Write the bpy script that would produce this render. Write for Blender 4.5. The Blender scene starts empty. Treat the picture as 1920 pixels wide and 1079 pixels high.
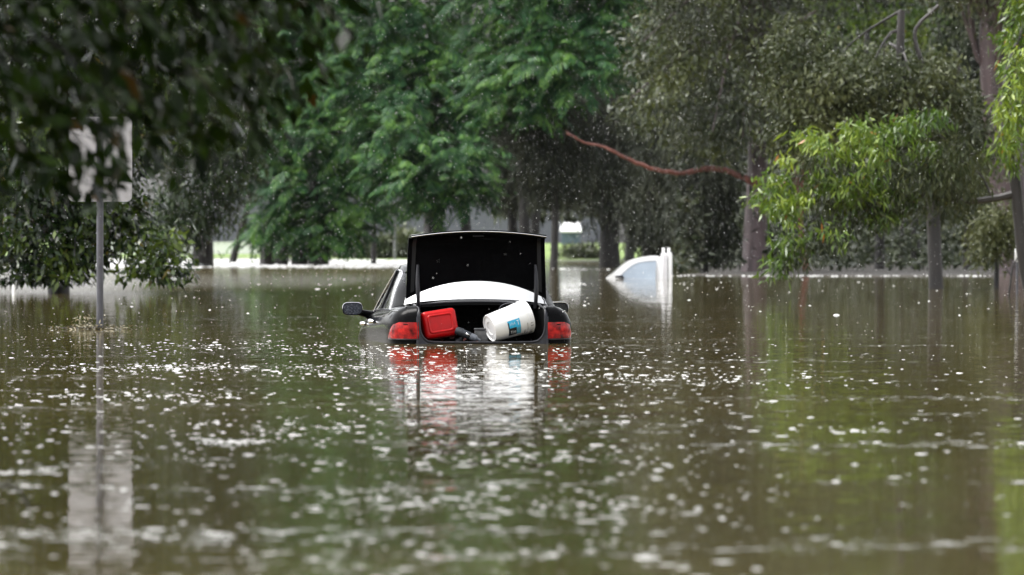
import bpy, bmesh, math, random
import numpy as np
from mathutils import Vector, Matrix

random.seed(7)
RS = np.random.RandomState(11)
R = math.radians
scene = bpy.context.scene
COL = scene.collection

# ---------------------------------------------------------------- camera numbers
F = 10667.0          # pixels per radian of the 1920 px wide photograph (200 mm lens)
H = 0.907            # eye height above the flood water
HY = 459.0           # row of the horizon


def W(px, py, d):
    """world point that stands at distance d and is seen at (px, py)"""
    return Vector(((px - 960.0) / F * d, d, H - (py - HY) / F * d))


def dist(py):
    """distance of a point of the water surface seen on row py"""
    return F * H / (py - HY)


# ---------------------------------------------------------------- object helpers
def tag(o, label=None, cat=None, group=None, kind=None):
    if label: o['label'] = label
    if cat: o['category'] = cat
    if group: o['group'] = group
    if kind: o['kind'] = kind
    return o


def empty(name, loc, rz=0.0):
    o = bpy.data.objects.new(name, None)
    COL.objects.link(o)
    o.location = loc
    o.rotation_euler = (0, 0, rz)
    o.empty_display_size = 0.3
    return o


def link(name, me, mat, parent=None, smooth=False):
    o = bpy.data.objects.new(name, me)
    COL.objects.link(o)
    if mat is not None:
        for m in (mat if isinstance(mat, (list, tuple)) else [mat]):
            me.materials.append(m)
    if parent is not None:
        o.parent = parent
    if smooth:
        me.polygons.foreach_set('use_smooth', np.ones(len(me.polygons), dtype=bool))
    return o


class MB:
    """collects verts and faces of one mesh"""
    def __init__(self):
        self.v = []; self.f = []; self.m = []

    def add(self, vs, fs, mi=0):
        b = len(self.v)
        self.v += [tuple(p) for p in vs]
        for f in fs:
            self.f.append(tuple(i + b for i in f)); self.m.append(mi)

    def box(self, c, s, rot=None, mi=0):
        x, y, z = s[0] / 2, s[1] / 2, s[2] / 2
        vs = [Vector((sx * x, sy * y, sz * z)) for sz in (-1, 1) for sy in (-1, 1) for sx in (-1, 1)]
        if rot is not None:
            vs = [rot @ p for p in vs]
        c = Vector(c)
        self.add([p + c for p in vs], [(0, 2, 3, 1), (4, 5, 7, 6), (0, 1, 5, 4), (2, 6, 7, 3), (0, 4, 6, 2), (1, 3, 7, 5)], mi)

    def grid(self, rows, mi=0, flip=False, closed=False):
        n = len(rows[0]); vs = [p for r in rows for p in r]; fs = []
        for i in range(len(rows) - 1):
            for j in range(n if closed else n - 1):
                k = (j + 1) % n
                q = (i * n + j, i * n + k, (i + 1) * n + k, (i + 1) * n + j)
                fs.append(q[::-1] if flip else q)
        self.add(vs, fs, mi)

    def tube(self, pts, rad, sides=8, jitter=0.0, cap=True, mi=0):
        pts = [Vector(p) for p in pts]
        if not isinstance(rad, (list, tuple)):
            rad = [rad] * len(pts)
        rows = []; ref = None
        for i, p in enumerate(pts):
            a = pts[max(i - 1, 0)]; b = pts[min(i + 1, len(pts) - 1)]
            t = (b - a)
            if t.length < 1e-9: t = Vector((0, 0, 1))
            t.normalize()
            if ref is None:
                ref = Vector((1, 0, 0)) if abs(t.x) < 0.8 else Vector((0, 1, 0))
            n = (ref - t * ref.dot(t)).normalized(); ref = n
            bb = t.cross(n)
            rows.append([p + (n * math.cos(2 * math.pi * k / sides) + bb * math.sin(2 * math.pi * k / sides)) * rad[i] *
                         (1 + (random.uniform(-jitter, jitter) if jitter else 0)) for k in range(sides)])
        self.grid(rows, mi, closed=True)
        if cap:
            b = len(self.v)
            self.f.append(tuple(range(b - sides, b))); self.m.append(mi)
            s = b - sides * len(rows)
            self.f.append(tuple(range(s + sides - 1, s - 1, -1))); self.m.append(mi)

    def build(self, name, mat, parent=None, smooth=True, bevel=0.0, segs=2, weld=False, auto=40):
        me = bpy.data.meshes.new(name)
        me.from_pydata(self.v, [], self.f)
        if any(self.m):
            me.polygons.foreach_set('material_index', np.array(self.m, dtype=np.int32))
        bm = bmesh.new(); bm.from_mesh(me)
        if weld:
            bmesh.ops.remove_doubles(bm, verts=bm.verts, dist=1e-5)
        if bevel > 0:
            es = [e for e in bm.edges if len(e.link_faces) == 2 and e.calc_face_angle(0) > R(28)]
            bmesh.ops.bevel(bm, geom=es, offset=bevel, segments=segs, profile=0.5, affect='EDGES')
        bmesh.ops.recalc_face_normals(bm, faces=bm.faces)
        if smooth:
            for e in bm.edges:
                if len(e.link_faces) == 2 and e.calc_face_angle(0) > R(auto):
                    e.smooth = False
        bm.to_mesh(me); bm.free()
        return link(name, me, mat, parent, smooth)


def catmull(pts, n):
    """n points along a smooth curve through pts (tuples of any length)"""
    P = np.array(pts, float)
    d = np.r_[0, np.cumsum(np.linalg.norm(np.diff(P, axis=0), axis=1) + 1e-9)]
    ext = np.vstack([2 * P[0] - P[1], P, 2 * P[-1] - P[-2]])
    out = []
    for t in np.linspace(0, d[-1], n):
        i = min(max(np.searchsorted(d, t, 'right') - 1, 0), len(P) - 2)
        u = (t - d[i]) / (d[i + 1] - d[i])
        p0, p1, p2, p3 = ext[i], ext[i + 1], ext[i + 2], ext[i + 3]
        out.append(0.5 * ((2 * p1) + (-p0 + p2) * u + (2 * p0 - 5 * p1 + 4 * p2 - p3) * u * u + (-p0 + 3 * p1 - 3 * p2 + p3) * u ** 3))
    return np.array(out)


def quads_mesh(name, V, mat, parent=None):
    """V: (n,4,3) array of separate quads -> one mesh"""
    n = V.shape[0]
    me = bpy.data.meshes.new(name)
    me.vertices.add(4 * n); me.loops.add(4 * n); me.polygons.add(n)
    me.vertices.foreach_set('co', V.reshape(-1).astype(np.float32))
    me.loops.foreach_set('vertex_index', np.arange(4 * n, dtype=np.int32))
    me.polygons.foreach_set('loop_start', np.arange(0, 4 * n, 4, dtype=np.int32))
    me.polygons.foreach_set('loop_total', np.full(n, 4, dtype=np.int32))
    me.update(calc_edges=True)
    return link(name, me, mat, parent)


def unit(a):
    return a / (np.linalg.norm(a, axis=-1, keepdims=True) + 1e-9)


def kites(P, A, N, L, Wd, fold=0.12, belly=0.42):
    A = unit(A); S = unit(np.cross(A, N)); N = np.cross(S, A)
    L = np.asarray(L).reshape(-1, 1); Wd = np.asarray(Wd).reshape(-1, 1)
    mid = P + A * L * belly - N * Wd * fold
    return np.stack([P, mid + S * Wd / 2, P + A * L - N * L * 0.08, mid - S * Wd / 2], axis=1)


# ---------------------------------------------------------------- materials
def mat_new(name):
    m = bpy.data.materials.new(name); m.use_nodes = True
    nt = m.node_tree
    b = nt.nodes['Principled BSDF']
    return m, nt, b


def N_(nt, t, **kw):
    n = nt.nodes.new(t)
    for k, v in kw.items():
        if k.startswith('i_'):
            n.inputs[k[2:].replace('_', ' ')].default_value = v
        else:
            setattr(n, k, v)
    return n


def ramp(nt, stops, fac=None, interp='LINEAR'):
    r = nt.nodes.new('ShaderNodeValToRGB')
    r.color_ramp.interpolation = interp
    e = r.color_ramp.elements
    while len(e) < len(stops): e.new(0.5)
    for i, (p, c) in enumerate(stops):
        e[i].position = p
        e[i].color = (c[0], c[1], c[2], 1) if isinstance(c, (tuple, list)) else (c, c, c, 1)
    if fac is not None: nt.links.new(fac, r.inputs[0])
    return r


def plain(name, c, rough=0.5, metal=0.0, coat=0.0, ior=1.5, vary=0.12, scale=25.0, bump=0.0, bscale=60.0, spec=0.5):
    """a surface of one colour with slight uneven wear"""
    m, nt, b = mat_new(name)
    tc = N_(nt, 'ShaderNodeTexCoord')
    nz = N_(nt, 'ShaderNodeTexNoise'); nz.inputs['Scale'].default_value = scale; nz.inputs['Detail'].default_value = 5
    nt.links.new(tc.outputs['Object'], nz.inputs['Vector'])
    lo = tuple(x * (1 - vary) for x in c); hi = tuple(min(1, x * (1 + vary)) for x in c)
    r = ramp(nt, [(0.3, lo), (0.7, hi)], nz.outputs['Fac'])
    nt.links.new(r.outputs[0], b.inputs['Base Color'])
    rr = ramp(nt, [(0.3, max(0, rough - 0.06)), (0.7, min(1, rough + 0.06))], nz.outputs['Fac'])
    nt.links.new(rr.outputs[0], b.inputs['Roughness'])
    b.inputs['Metallic'].default_value = metal
    b.inputs['IOR'].default_value = ior; b.inputs['Specular IOR Level'].default_value = spec
    b.inputs['Coat Weight'].default_value = coat
    b.inputs['Coat Roughness'].default_value = 0.04
    if bump:
        n2 = N_(nt, 'ShaderNodeTexNoise'); n2.inputs['Scale'].default_value = bscale
        nt.links.new(tc.outputs['Object'], n2.inputs['Vector'])
        bp = N_(nt, 'ShaderNodeBump'); bp.inputs['Strength'].default_value = bump; bp.inputs['Distance'].default_value = 0.02
        nt.links.new(n2.outputs['Fac'], bp.inputs['Height']); nt.links.new(bp.outputs[0], b.inputs['Normal'])
    return m


def wet_black(name, c=(0.004, 0.004, 0.005), rough=0.12, beads=0.5, coat=1.0):
    """wet black surface with rain beads on it"""
    m, nt, b = mat_new(name)
    tc = N_(nt, 'ShaderNodeTexCoord')
    b.inputs['Base Color'].default_value = (*c, 1)
    b.inputs['Roughness'].default_value = rough
    b.inputs['IOR'].default_value = 1.12 if 'paint' in name else 1.4
    b.inputs['Coat Weight'].default_value = coat; b.inputs['Coat Roughness'].default_value = 0.02
    b.inputs['Specular IOR Level'].default_value = 0.4
    vo = N_(nt, 'ShaderNodeTexVoronoi'); vo.inputs['Scale'].default_value = 55.0
    nt.links.new(tc.outputs['Object'], vo.inputs['Vector'])
    r = ramp(nt, [(0.0, 1.0), (0.28, 0.55), (0.34, 0.0)], vo.outputs['Distance'])
    bp = N_(nt, 'ShaderNodeBump'); bp.inputs['Strength'].default_value = beads; bp.inputs['Distance'].default_value = 0.006
    nt.links.new(r.outputs[0], bp.inputs['Height'])
    nt.links.new(bp.outputs[0], b.inputs['Normal']); nt.links.new(bp.outputs[0], b.inputs['Coat Normal'])
    return m


def leaf_mat(name, dark, mid, light, rough=0.38, trans=0.25, nscale=0.55, odd=None, spec=0.5):
    m, nt, b = mat_new(name)
    out = nt.nodes['Material Output']
    geo = N_(nt, 'ShaderNodeNewGeometry')
    nz = N_(nt, 'ShaderNodeTexNoise'); nz.inputs['Scale'].default_value = nscale; nz.inputs['Detail'].default_value = 3
    nt.links.new(geo.outputs['Position'], nz.inputs['Vector'])
    mx = N_(nt, 'ShaderNodeMath', operation='MULTIPLY_ADD'); mx.inputs[1].default_value = 0.45
    nt.links.new(geo.outputs['Random Per Island'], mx.inputs[0])
    sub = N_(nt, 'ShaderNodeMath', operation='MULTIPLY_ADD'); sub.inputs[1].default_value = 1.5; sub.inputs[2].default_value = -0.47
    nt.links.new(nz.outputs['Fac'], sub.inputs[0]); nt.links.new(sub.outputs[0], mx.inputs[2])
    st = [(0.0, dark), (0.45, mid), (0.93, light)]
    r = ramp(nt, st, mx.outputs[0])
    colr = r.outputs[0]
    if odd:
        o = ramp(nt, [(0.0, 0.0), (0.99, 0.0), (0.992, 1.0)], geo.outputs['Random Per Island'], 'CONSTANT')
        mxc = N_(nt, 'ShaderNodeMixRGB'); mxc.inputs[2].default_value = (*odd, 1)
        nt.links.new(o.outputs[0], mxc.inputs[0]); nt.links.new(colr, mxc.inputs[1]); colr = mxc.outputs[0]
    nt.links.new(colr, b.inputs['Base Color'])
    b.inputs['Roughness'].default_value = rough
    b.inputs['Specular IOR Level'].default_value = spec
    tr = N_(nt, 'ShaderNodeBsdfTranslucent'); nt.links.new(colr, tr.inputs['Color'])
    ms = N_(nt, 'ShaderNodeMixShader'); ms.inputs[0].default_value = trans
    nt.links.new(b.outputs[0], ms.inputs[1]); nt.links.new(tr.outputs[0], ms.inputs[2])
    nt.links.new(ms.outputs[0], out.inputs['Surface'])
    return m


def bark_mat(name, a, bcol, scale=2.2, stretch=0.16, bump=0.6):
    m, nt, b = mat_new(name)
    tc = N_(nt, 'ShaderNodeTexCoord')
    mp = N_(nt, 'ShaderNodeMapping'); mp.inputs['Scale'].default_value = (1, 1, stretch)
    nt.links.new(tc.outputs['Object'], mp.inputs['Vector'])
    nz = N_(nt, 'ShaderNodeTexNoise'); nz.inputs['Scale'].default_value = scale; nz.inputs['Detail'].default_value = 6; nz.inputs['Roughness'].default_value = 0.65
    nt.links.new(mp.outputs[0], nz.inputs['Vector'])
    r = ramp(nt, [(0.32, a), (0.66, bcol)], nz.outputs['Fac'])
    nt.links.new(r.outputs[0], b.inputs['Base Color'])
    b.inputs['Roughness'].default_value = 0.55
    bp = N_(nt, 'ShaderNodeBump'); bp.inputs['Strength'].default_value = bump; bp.inputs['Distance'].default_value = 0.06
    nt.links.new(nz.outputs['Fac'], bp.inputs['Height']); nt.links.new(bp.outputs[0], b.inputs['Normal'])
    return m


M = {}
M['jac'] = leaf_mat('jacaranda_leaf', (0.005, 0.024, 0.009), (0.021, 0.078, 0.023), (0.115, 0.235, 0.036), trans=0.2, nscale=0.8, rough=0.5, spec=0.2)
M['lime'] = leaf_mat('lime_leaf', (0.016, 0.044, 0.005), (0.085, 0.155, 0.014), (0.25, 0.32, 0.026), trans=0.28, rough=0.3, odd=(0.35, 0.14, 0.02))
M['gum'] = leaf_mat('gum_leaf', (0.010, 0.016, 0.005), (0.042, 0.054, 0.019), (0.120, 0.132, 0.050), trans=0.2, rough=0.45, spec=0.25)
M['olive'] = leaf_mat('olive_leaf', (0.008, 0.014, 0.004), (0.030, 0.043, 0.012), (0.105, 0.125, 0.024), trans=0.2)
M['oak'] = leaf_mat('sheoak_needle', (0.012, 0.015, 0.009), (0.025, 0.031, 0.019), (0.055, 0.062, 0.034), trans=0.12, rough=0.6, spec=0.25)
M['gloss'] = leaf_mat('glossy_leaf', (0.004, 0.011, 0.003), (0.013, 0.032, 0.006), (0.115, 0.170, 0.016), trans=0.2, rough=0.22, odd=(0.16, 0.13, 0.02))
M['willow'] = leaf_mat('narrow_glossy_leaf', (0.008, 0.018, 0.006), (0.022, 0.042, 0.012), (0.08, 0.115, 0.03), trans=0.15, rough=0.2)
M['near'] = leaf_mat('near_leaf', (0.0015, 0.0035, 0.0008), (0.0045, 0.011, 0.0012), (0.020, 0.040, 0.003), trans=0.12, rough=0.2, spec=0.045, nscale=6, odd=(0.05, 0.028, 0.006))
M['bush'] = leaf_mat('bush_leaf', (0.035, 0.05, 0.025), (0.075, 0.095, 0.045), (0.15, 0.17, 0.07), trans=0.2)
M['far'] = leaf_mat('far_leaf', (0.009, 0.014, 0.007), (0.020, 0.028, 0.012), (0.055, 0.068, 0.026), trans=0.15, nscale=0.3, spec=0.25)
M['bark_dark'] = bark_mat('dark_bark', (0.004, 0.0035, 0.0035), (0.016, 0.013, 0.012))
M['bark_pink'] = bark_mat('pinkish_bark', (0.022, 0.0145, 0.0155), (0.105, 0.071, 0.074))
M['bark_red'] = bark_mat('red_brown_bark', (0.06, 0.018, 0.013), (0.19, 0.062, 0.045), scale=5)
M['bark_grey'] = bark_mat('grey_brown_bark', (0.014, 0.012, 0.011), (0.045, 0.039, 0.036))
M['paint'] = wet_black('wet_black_paint', (0.002, 0.002, 0.0022), 0.10, 0.06, 0.03)
M['lid_in'] = plain('boot_lid_lining', (0.0020, 0.0020, 0.0024), 0.8, vary=0.4, spec=0.02)
M['liner'] = plain('boot_carpet', (0.003, 0.003, 0.003), 0.95, vary=0.5, bump=0.5, spec=0.05)
M['rubber'] = plain('rubber_seal', (0.016, 0.016, 0.020), 0.4, vary=0.3, spec=0.3)
M['greypaint'] = plain('dark_grey_panel', (0.026, 0.027, 0.036), 0.35, vary=0.2, spec=0.4)
M['chrome'] = plain('chrome_trim', (0.7, 0.7, 0.72), 0.15, metal=1.0, vary=0.05)
M['glass_dark'] = wet_black('wet_tinted_glass', (0.010, 0.011, 0.013), 0.06, 0.4)
M['white_plastic'] = plain('white_plastic', (0.80, 0.80, 0.79), 0.35, vary=0.04, scale=14)
M['red_plastic'] = plain('red_plastic', (0.42, 0.002, 0.003), 0.33, vary=0.15, scale=12, spec=0.25)
M['white_paint'] = plain('white_car_paint', (0.80, 0.80, 0.80), 0.3, coat=0.6, vary=0.03, scale=3)
M['galv'] = plain('weathered_galvanised_steel', (0.075, 0.075, 0.088), 0.5, vary=0.25, scale=9)
M['sign'] = plain('pale_sign_sheet', (0.46, 0.445, 0.455), 0.5, vary=0.08, scale=4)
M['wall_grey'] = plain('grey_render', (0.13, 0.13, 0.165), 0.8, vary=0.06, scale=0.4)
M['wall_white'] = plain('white_render', (0.80, 0.80, 0.80), 0.7, vary=0.05, scale=0.6)
M['roof_grey'] = plain('grey_roof', (0.20, 0.20, 0.22), 0.5, vary=0.1, scale=1)
M['blue'] = plain('blue_grey_boards', (0.10, 0.14, 0.19), 0.6, vary=0.15, scale=2)
M['splash'] = plain('splash', (0.62, 0.62, 0.60), 0.25, vary=0.05)
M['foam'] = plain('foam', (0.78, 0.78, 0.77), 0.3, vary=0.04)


def lens_mat():
    m, nt, b = mat_new('red_lamp_lens')
    tc = N_(nt, 'ShaderNodeTexCoord')
    wv = N_(nt, 'ShaderNodeTexNoise'); wv.inputs['Scale'].default_value = 16; wv.inputs['Detail'].default_value = 3
    nt.links.new(tc.outputs['Object'], wv.inputs['Vector'])
    r = ramp(nt, [(0.32, (0.05, 0.001, 0.001)), (0.5, (0.25, 0.003, 0.003)), (0.68, (0.52, 0.014, 0.01))], wv.outputs['Fac'])
    nt.links.new(r.outputs[0], b.inputs['Base Color'])
    b.inputs['Roughness'].default_value = 0.2; b.inputs['Coat Weight'].default_value = 0.15; b.inputs['Specular IOR Level'].default_value = 0.25
    return m


M['lens'] = lens_mat()


def glass_sky():
    m, nt, b = mat_new('wet_rear_glass')
    b.inputs['Base Color'].default_value = (0.10, 0.11, 0.12, 1)
    b.inputs['Roughness'].default_value = 0.4
    b.inputs['IOR'].default_value = 6.0
    b.inputs['Coat Weight'].default_value = 1.0; b.inputs['Coat IOR'].default_value = 1.6
    return m


M['rear_glass'] = glass_sky()
M['fog_glass'] = plain('fogged_pale_glass', (0.30, 0.36, 0.43), 0.15, vary=0.14, scale=2.5, coat=1.0)


def water_mat():
    m, nt, b = mat_new('flood_water')
    geo = N_(nt, 'ShaderNodeNewGeometry')
    sep = N_(nt, 'ShaderNodeSeparateXYZ'); nt.links.new(geo.outputs['Position'], sep.inputs[0])

    def slope(scale, detail, amp, off, sx=1.0, sy=1.0):
        mp = N_(nt, 'ShaderNodeMapping'); mp.inputs['Location'].default_value = off; mp.inputs['Scale'].default_value = (sx, sy, 1)
        nt.links.new(geo.outputs['Position'], mp.inputs['Vector'])
        n = N_(nt, 'ShaderNodeTexNoise'); n.inputs['Scale'].default_value = scale; n.inputs['Detail'].default_value = detail
        nt.links.new(mp.outputs[0], n.inputs['Vector'])
        s = N_(nt, 'ShaderNodeVectorMath', operation='SUBTRACT'); s.inputs[1].default_value = (0.5, 0.5, 0.5)
        nt.links.new(n.outputs['Color'], s.inputs[0])
        k = N_(nt, 'ShaderNodeVectorMath', operation='SCALE'); k.inputs['Scale'].default_value = amp
        nt.links.new(s.outputs[0], k.inputs[0])
        return k
    s1 = slope(9.0, 2.0, 0.040, (3, 1, 0))
    s2 = slope(1.3, 2.0, 0.014, (0, 7, 2), 0.6, 1.0)
    s3 = slope(24.0, 2.0, 1.5, (5, 5, 5), 0.7, 1.0)
    add = N_(nt, 'ShaderNodeVectorMath', operation='ADD')
    nt.links.new(s1.outputs[0], add.inputs[0]); nt.links.new(s2.outputs[0], add.inputs[1])
    # patches where the rain whips the surface up, and the open water beyond the trees
    mp = N_(nt, 'ShaderNodeMapping'); mp.inputs['Scale'].default_value = (0.26, 0.48, 1); mp.inputs['Location'].default_value = (4.3, 2.2, 0)
    nt.links.new(geo.outputs['Position'], mp.inputs['Vector'])
    nz = N_(nt, 'ShaderNodeTexNoise'); nz.inputs['Scale'].default_value = 1.0; nz.inputs['Detail'].default_value = 5; nz.inputs['Roughness'].default_value = 0.6
    nt.links.new(mp.outputs[0], nz.inputs['Vector'])
    pm = ramp(nt, [(0.50, 0.0), (0.66, 0.50)], nz.outputs['Fac'])
    nz2 = N_(nt, 'ShaderNodeTexNoise'); nz2.inputs['Scale'].default_value = 7.0; nz2.inputs['Detail'].default_value = 2
    nt.links.new(geo.outputs['Position'], nz2.inputs['Vector'])
    pm2 = ramp(nt, [(0.50, 0.0), (0.62, 1.0)], nz2.outputs['Fac'])
    pmm = N_(nt, 'ShaderNodeMath', operation='MULTIPLY')
    nt.links.new(pm.outputs[0], pmm.inputs[0]); nt.links.new(pm2.outputs[0], pmm.inputs[1])
    far = N_(nt, 'ShaderNodeMapRange', interpolation_type='SMOOTHSTEP')
    far.inputs['From Min'].default_value = 215; far.inputs['From Max'].default_value = 290; far.inputs['To Max'].default_value = 0.95
    nt.links.new(sep.outputs['Y'], far.inputs['Value'])
    f2 = N_(nt, 'ShaderNodeMapRange', interpolation_type='SMOOTHSTEP'); f2.inputs['From Min'].default_value = 90; f2.inputs['From Max'].default_value = 160; f2.inputs['To Max'].default_value = 0.75
    nt.links.new(sep.outputs['Y'], f2.inputs['Value'])
    f3 = N_(nt, 'ShaderNodeMapRange', interpolation_type='SMOOTHSTEP'); f3.inputs['From Min'].default_value = -1.5; f3.inputs['From Max'].default_value = -4.5
    nt.links.new(sep.outputs['X'], f3.inputs['Value'])
    f4 = N_(nt, 'ShaderNodeMath', operation='MULTIPLY'); nt.links.new(f2.outputs[0], f4.inputs[0]); nt.links.new(f3.outputs[0], f4.inputs[1])
    f5 = N_(nt, 'ShaderNodeMath', operation='MAXIMUM'); nt.links.new(far.outputs[0], f5.inputs[0]); nt.links.new(f4.outputs[0], f5.inputs[1])
    mxx = N_(nt, 'ShaderNodeMath', operation='MAXIMUM')
    nt.links.new(pmm.outputs[0], mxx.inputs[0]); nt.links.new(f5.outputs[0], mxx.inputs[1])
    s3m = N_(nt, 'ShaderNodeVectorMath', operation='SCALE')
    nt.links.new(s3.outputs[0], s3m.inputs[0]); nt.links.new(mxx.outputs[0], s3m.inputs['Scale'])
    add2 = N_(nt, 'ShaderNodeVectorMath', operation='ADD')
    nt.links.new(add.outputs[0], add2.inputs[0]); nt.links.new(s3m.outputs[0], add2.inputs[1])
    flat = N_(nt, 'ShaderNodeVectorMath', operation='MULTIPLY'); flat.inputs[1].default_value = (1, 1, 0)
    nt.links.new(add2.outputs[0], flat.inputs[0])
    up = N_(nt, 'ShaderNodeVectorMath', operation='ADD'); up.inputs[1].default_value = (0, 0, 1)
    nt.links.new(flat.outputs[0], up.inputs[0])
    nrm = N_(nt, 'ShaderNodeVectorMath', operation='NORMALIZE'); nt.links.new(up.outputs[0], nrm.inputs[0])
    nt.links.new(nrm.outputs[0], b.inputs['Normal'])
    # silt
    n4 = N_(nt, 'ShaderNodeTexNoise'); n4.inputs['Scale'].default_value = 0.12; n4.inputs['Detail'].default_value = 4
    nt.links.new(geo.outputs['Position'], n4.inputs['Vector'])
    r = ramp(nt, [(0.3, (0.068, 0.052, 0.017)), (0.7, (0.105, 0.080, 0.028))], n4.outputs['Fac'])
    nt.links.new(r.outputs[0], b.inputs['Base Color'])
    b.inputs['Roughness'].default_value = 0.03
    b.inputs['IOR'].default_value = 1.333
    return m


M['water'] = water_mat()


def ground_mat():
    m, nt, b = mat_new('bank_ground')
    geo = N_(nt, 'ShaderNodeNewGeometry')
    sep = N_(nt, 'ShaderNodeSeparateXYZ'); nt.links.new(geo.outputs['Position'], sep.inputs[0])
    nz = N_(nt, 'ShaderNodeTexNoise'); nz.inputs['Scale'].default_value = 0.9; nz.inputs['Detail'].default_value = 6
    nt.links.new(geo.outputs['Position'], nz.inputs['Vector'])
    g = ramp(nt, [(0.3, (0.07, 0.12, 0.02)), (0.7, (0.17, 0.25, 0.04))], nz.outputs['Fac'])
    l = ramp(nt, [(0.3, (0.008, 0.007, 0.005)), (0.7, (0.03, 0.024, 0.018))], nz.outputs['Fac'])
    a = N_(nt, 'ShaderNodeMapRange'); a.inputs['From Min'].default_value = 320; a.inputs['From Max'].default_value = 335
    nt.links.new(sep.outputs['Y'], a.inputs['Value'])
    lt_ = N_(nt, 'ShaderNodeMath', operation='LESS_THAN'); lt_.inputs[1].default_value = 9.2
    nt.links.new(sep.outputs['X'], lt_.inputs[0])
    ml = N_(nt, 'ShaderNodeMath', operation='MULTIPLY'); nt.links.new(a.outputs[0], ml.inputs[0]); nt.links.new(lt_.outputs[0], ml.inputs[1])
    mx = N_(nt, 'ShaderNodeMixRGB'); nt.links.new(ml.outputs[0], mx.inputs[0]); nt.links.new(l.outputs[0], mx.inputs[1]); nt.links.new(g.outputs[0], mx.inputs[2])
    nt.links.new(mx.outputs[0], b.inputs['Base Color']); b.inputs['Roughness'].default_value = 0.8
    return m


M['ground'] = ground_mat()

# ---------------------------------------------------------------- setting: ground and water
def ground_z(x, y):
    t = min(1, max(0, (-11.5 - x) / 2.5)); sh = 330 + 65 * t
    hf = min((y - sh) * (0.010 - .003 * t), 1.0 + (y - 430) * 0.0005)
    hr = min((y - 167 + 2.0 * math.sin(x * 0.7)) * 0.03, (x - 4.9 - (y - 168) * 0.028) * 0.25, 0.10)
    return max(-1.4, max(hf, hr))


xs = list(np.r_[np.linspace(-3000, -120, 10), np.linspace(-100, 100, 81), np.linspace(120, 3000, 10)])
ys = list(np.r_[np.linspace(-300, 120, 12), np.linspace(140, 480, 86), np.linspace(520, 4000, 14)])
g = MB()
g.grid([[(x, y, ground_z(x, y)) for x in xs] for y in ys])
tag(g.build('ground', M['ground']), kind='structure')
wv = MB()
wv.grid([[(x, y, 0.0) for x in np.linspace(-600, 600, 7)] for y in np.linspace(-250, 420, 5)])
tag(wv.build('flood_water', M['water']), kind='structure')

# ---------------------------------------------------------------- trees
UP = np.array([0, 0, 1.0])


def blob_points(blobs, n, d, surf=2.0):
    """n points in ellipsoids given as (px, py, rx_px, rz_px, dy_m, ry_m)"""
    wts = np.array([b[2] * b[3] for b in blobs], float); wts /= wts.sum()
    pick = RS.choice(len(blobs), n, p=wts)
    C = []; Q = []
    for b in blobs:
        dd = d + b[4]
        c = W(b[0], b[1], dd); C.append((c.x, c.y, c.z)); Q.append((b[2] / F * dd, b[5], b[3] / F * dd))
    C = np.array(C)[pick]; Q = np.array(Q)[pick]
    u = unit(RS.normal(size=(n, 3))); r = RS.rand(n, 1) ** (1 / (1 + surf))
    return C + u * r * Q, u


def crown_leaves(blobs, d, clumps, per, rc, L, Wd, droop=0.8, out=0.5, zmin=0.12):
    P, u = blob_points(blobs, clumps, d)
    P = np.repeat(P, per, 0); u = np.repeat(u, per, 0)
    n = len(P)
    off = RS.normal(size=(n, 3)) * rc * np.array([1, 1, 0.75])
    P = P + off
    A = RS.normal(size=(n, 3)) * 0.75 + u * out - UP * droop
    Nn = RS.normal(size=(n, 3)) * 0.7 + UP * 0.8
    LL = L * (0.6 + 0.8 * RS.rand(n)); WW = Wd * (0.7 + 0.6 * RS.rand(n))
    keep = P[:, 2] > zmin + L * 0.5
    return kites(P[keep], A[keep], Nn[keep], LL[keep], WW[keep])


def frond_leaves(blobs, d, clumps, per, L, pin=10):
    """feathery arched fronds in rosettes at the branch tips"""
    P, u = blob_points(blobs, clumps, d, 2.6)
    P = np.repeat(P, per, 0); u = np.repeat(u, per, 0); n = len(P)
    P = P + RS.normal(size=(n, 3)) * L * 0.22
    h = RS.normal(size=(n, 3)) * 0.8 + u * 0.7; h[:, 2] = h[:, 2] * 0.3 + 0.25
    h = unit(h)
    Ln = (L * (0.65 + 0.6 * RS.rand(n))).reshape(-1, 1)
    droop = (0.35 + 0.5 * RS.rand(n)).reshape(-1, 1)
    out = []
    side = unit(np.cross(h, np.tile(UP, (n, 1)) + RS.normal(size=(n, 3)) * 0.15))
    for k in range(pin):
        t = (k + 0.7) / pin
        b = P + h * Ln * t - UP * Ln * droop * t * t
        tan = unit(h - UP * 2 * droop * t)
        w = math.sin(math.pi * min(1, 0.16 + 0.84 * t) ** 0.9) * 0.34 + 0.07
        for s in (-1, 1):
            ax = unit(side * s * 0.75 + tan * 0.5 - UP * 0.75 + RS.normal(size=(n, 3)) * 0.10)
            nn = unit(np.cross(side * s, tan) * s * -1 + UP * 0.6)
            out.append(kites(b, ax, nn, Ln * w * 1.0, Ln * 0.062, 0.1, 0.5))
    V = np.concatenate(out)
    return V[V[:, :, 2].min(1) > 0.1]


def leafy(name, V, mat, parent):
    loc = np.array(parent.location)
    return quads_mesh(name, V - loc, mat, parent)


def px_path(pts, d, dy=None):
    return [W(p[0], p[1], d + (p[2] if len(p) > 2 else 0)) for p in pts]


def smooth_path(pts, n=14):
    return [Vector(p) for p in catmull([tuple(p) for p in pts], n)]


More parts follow.
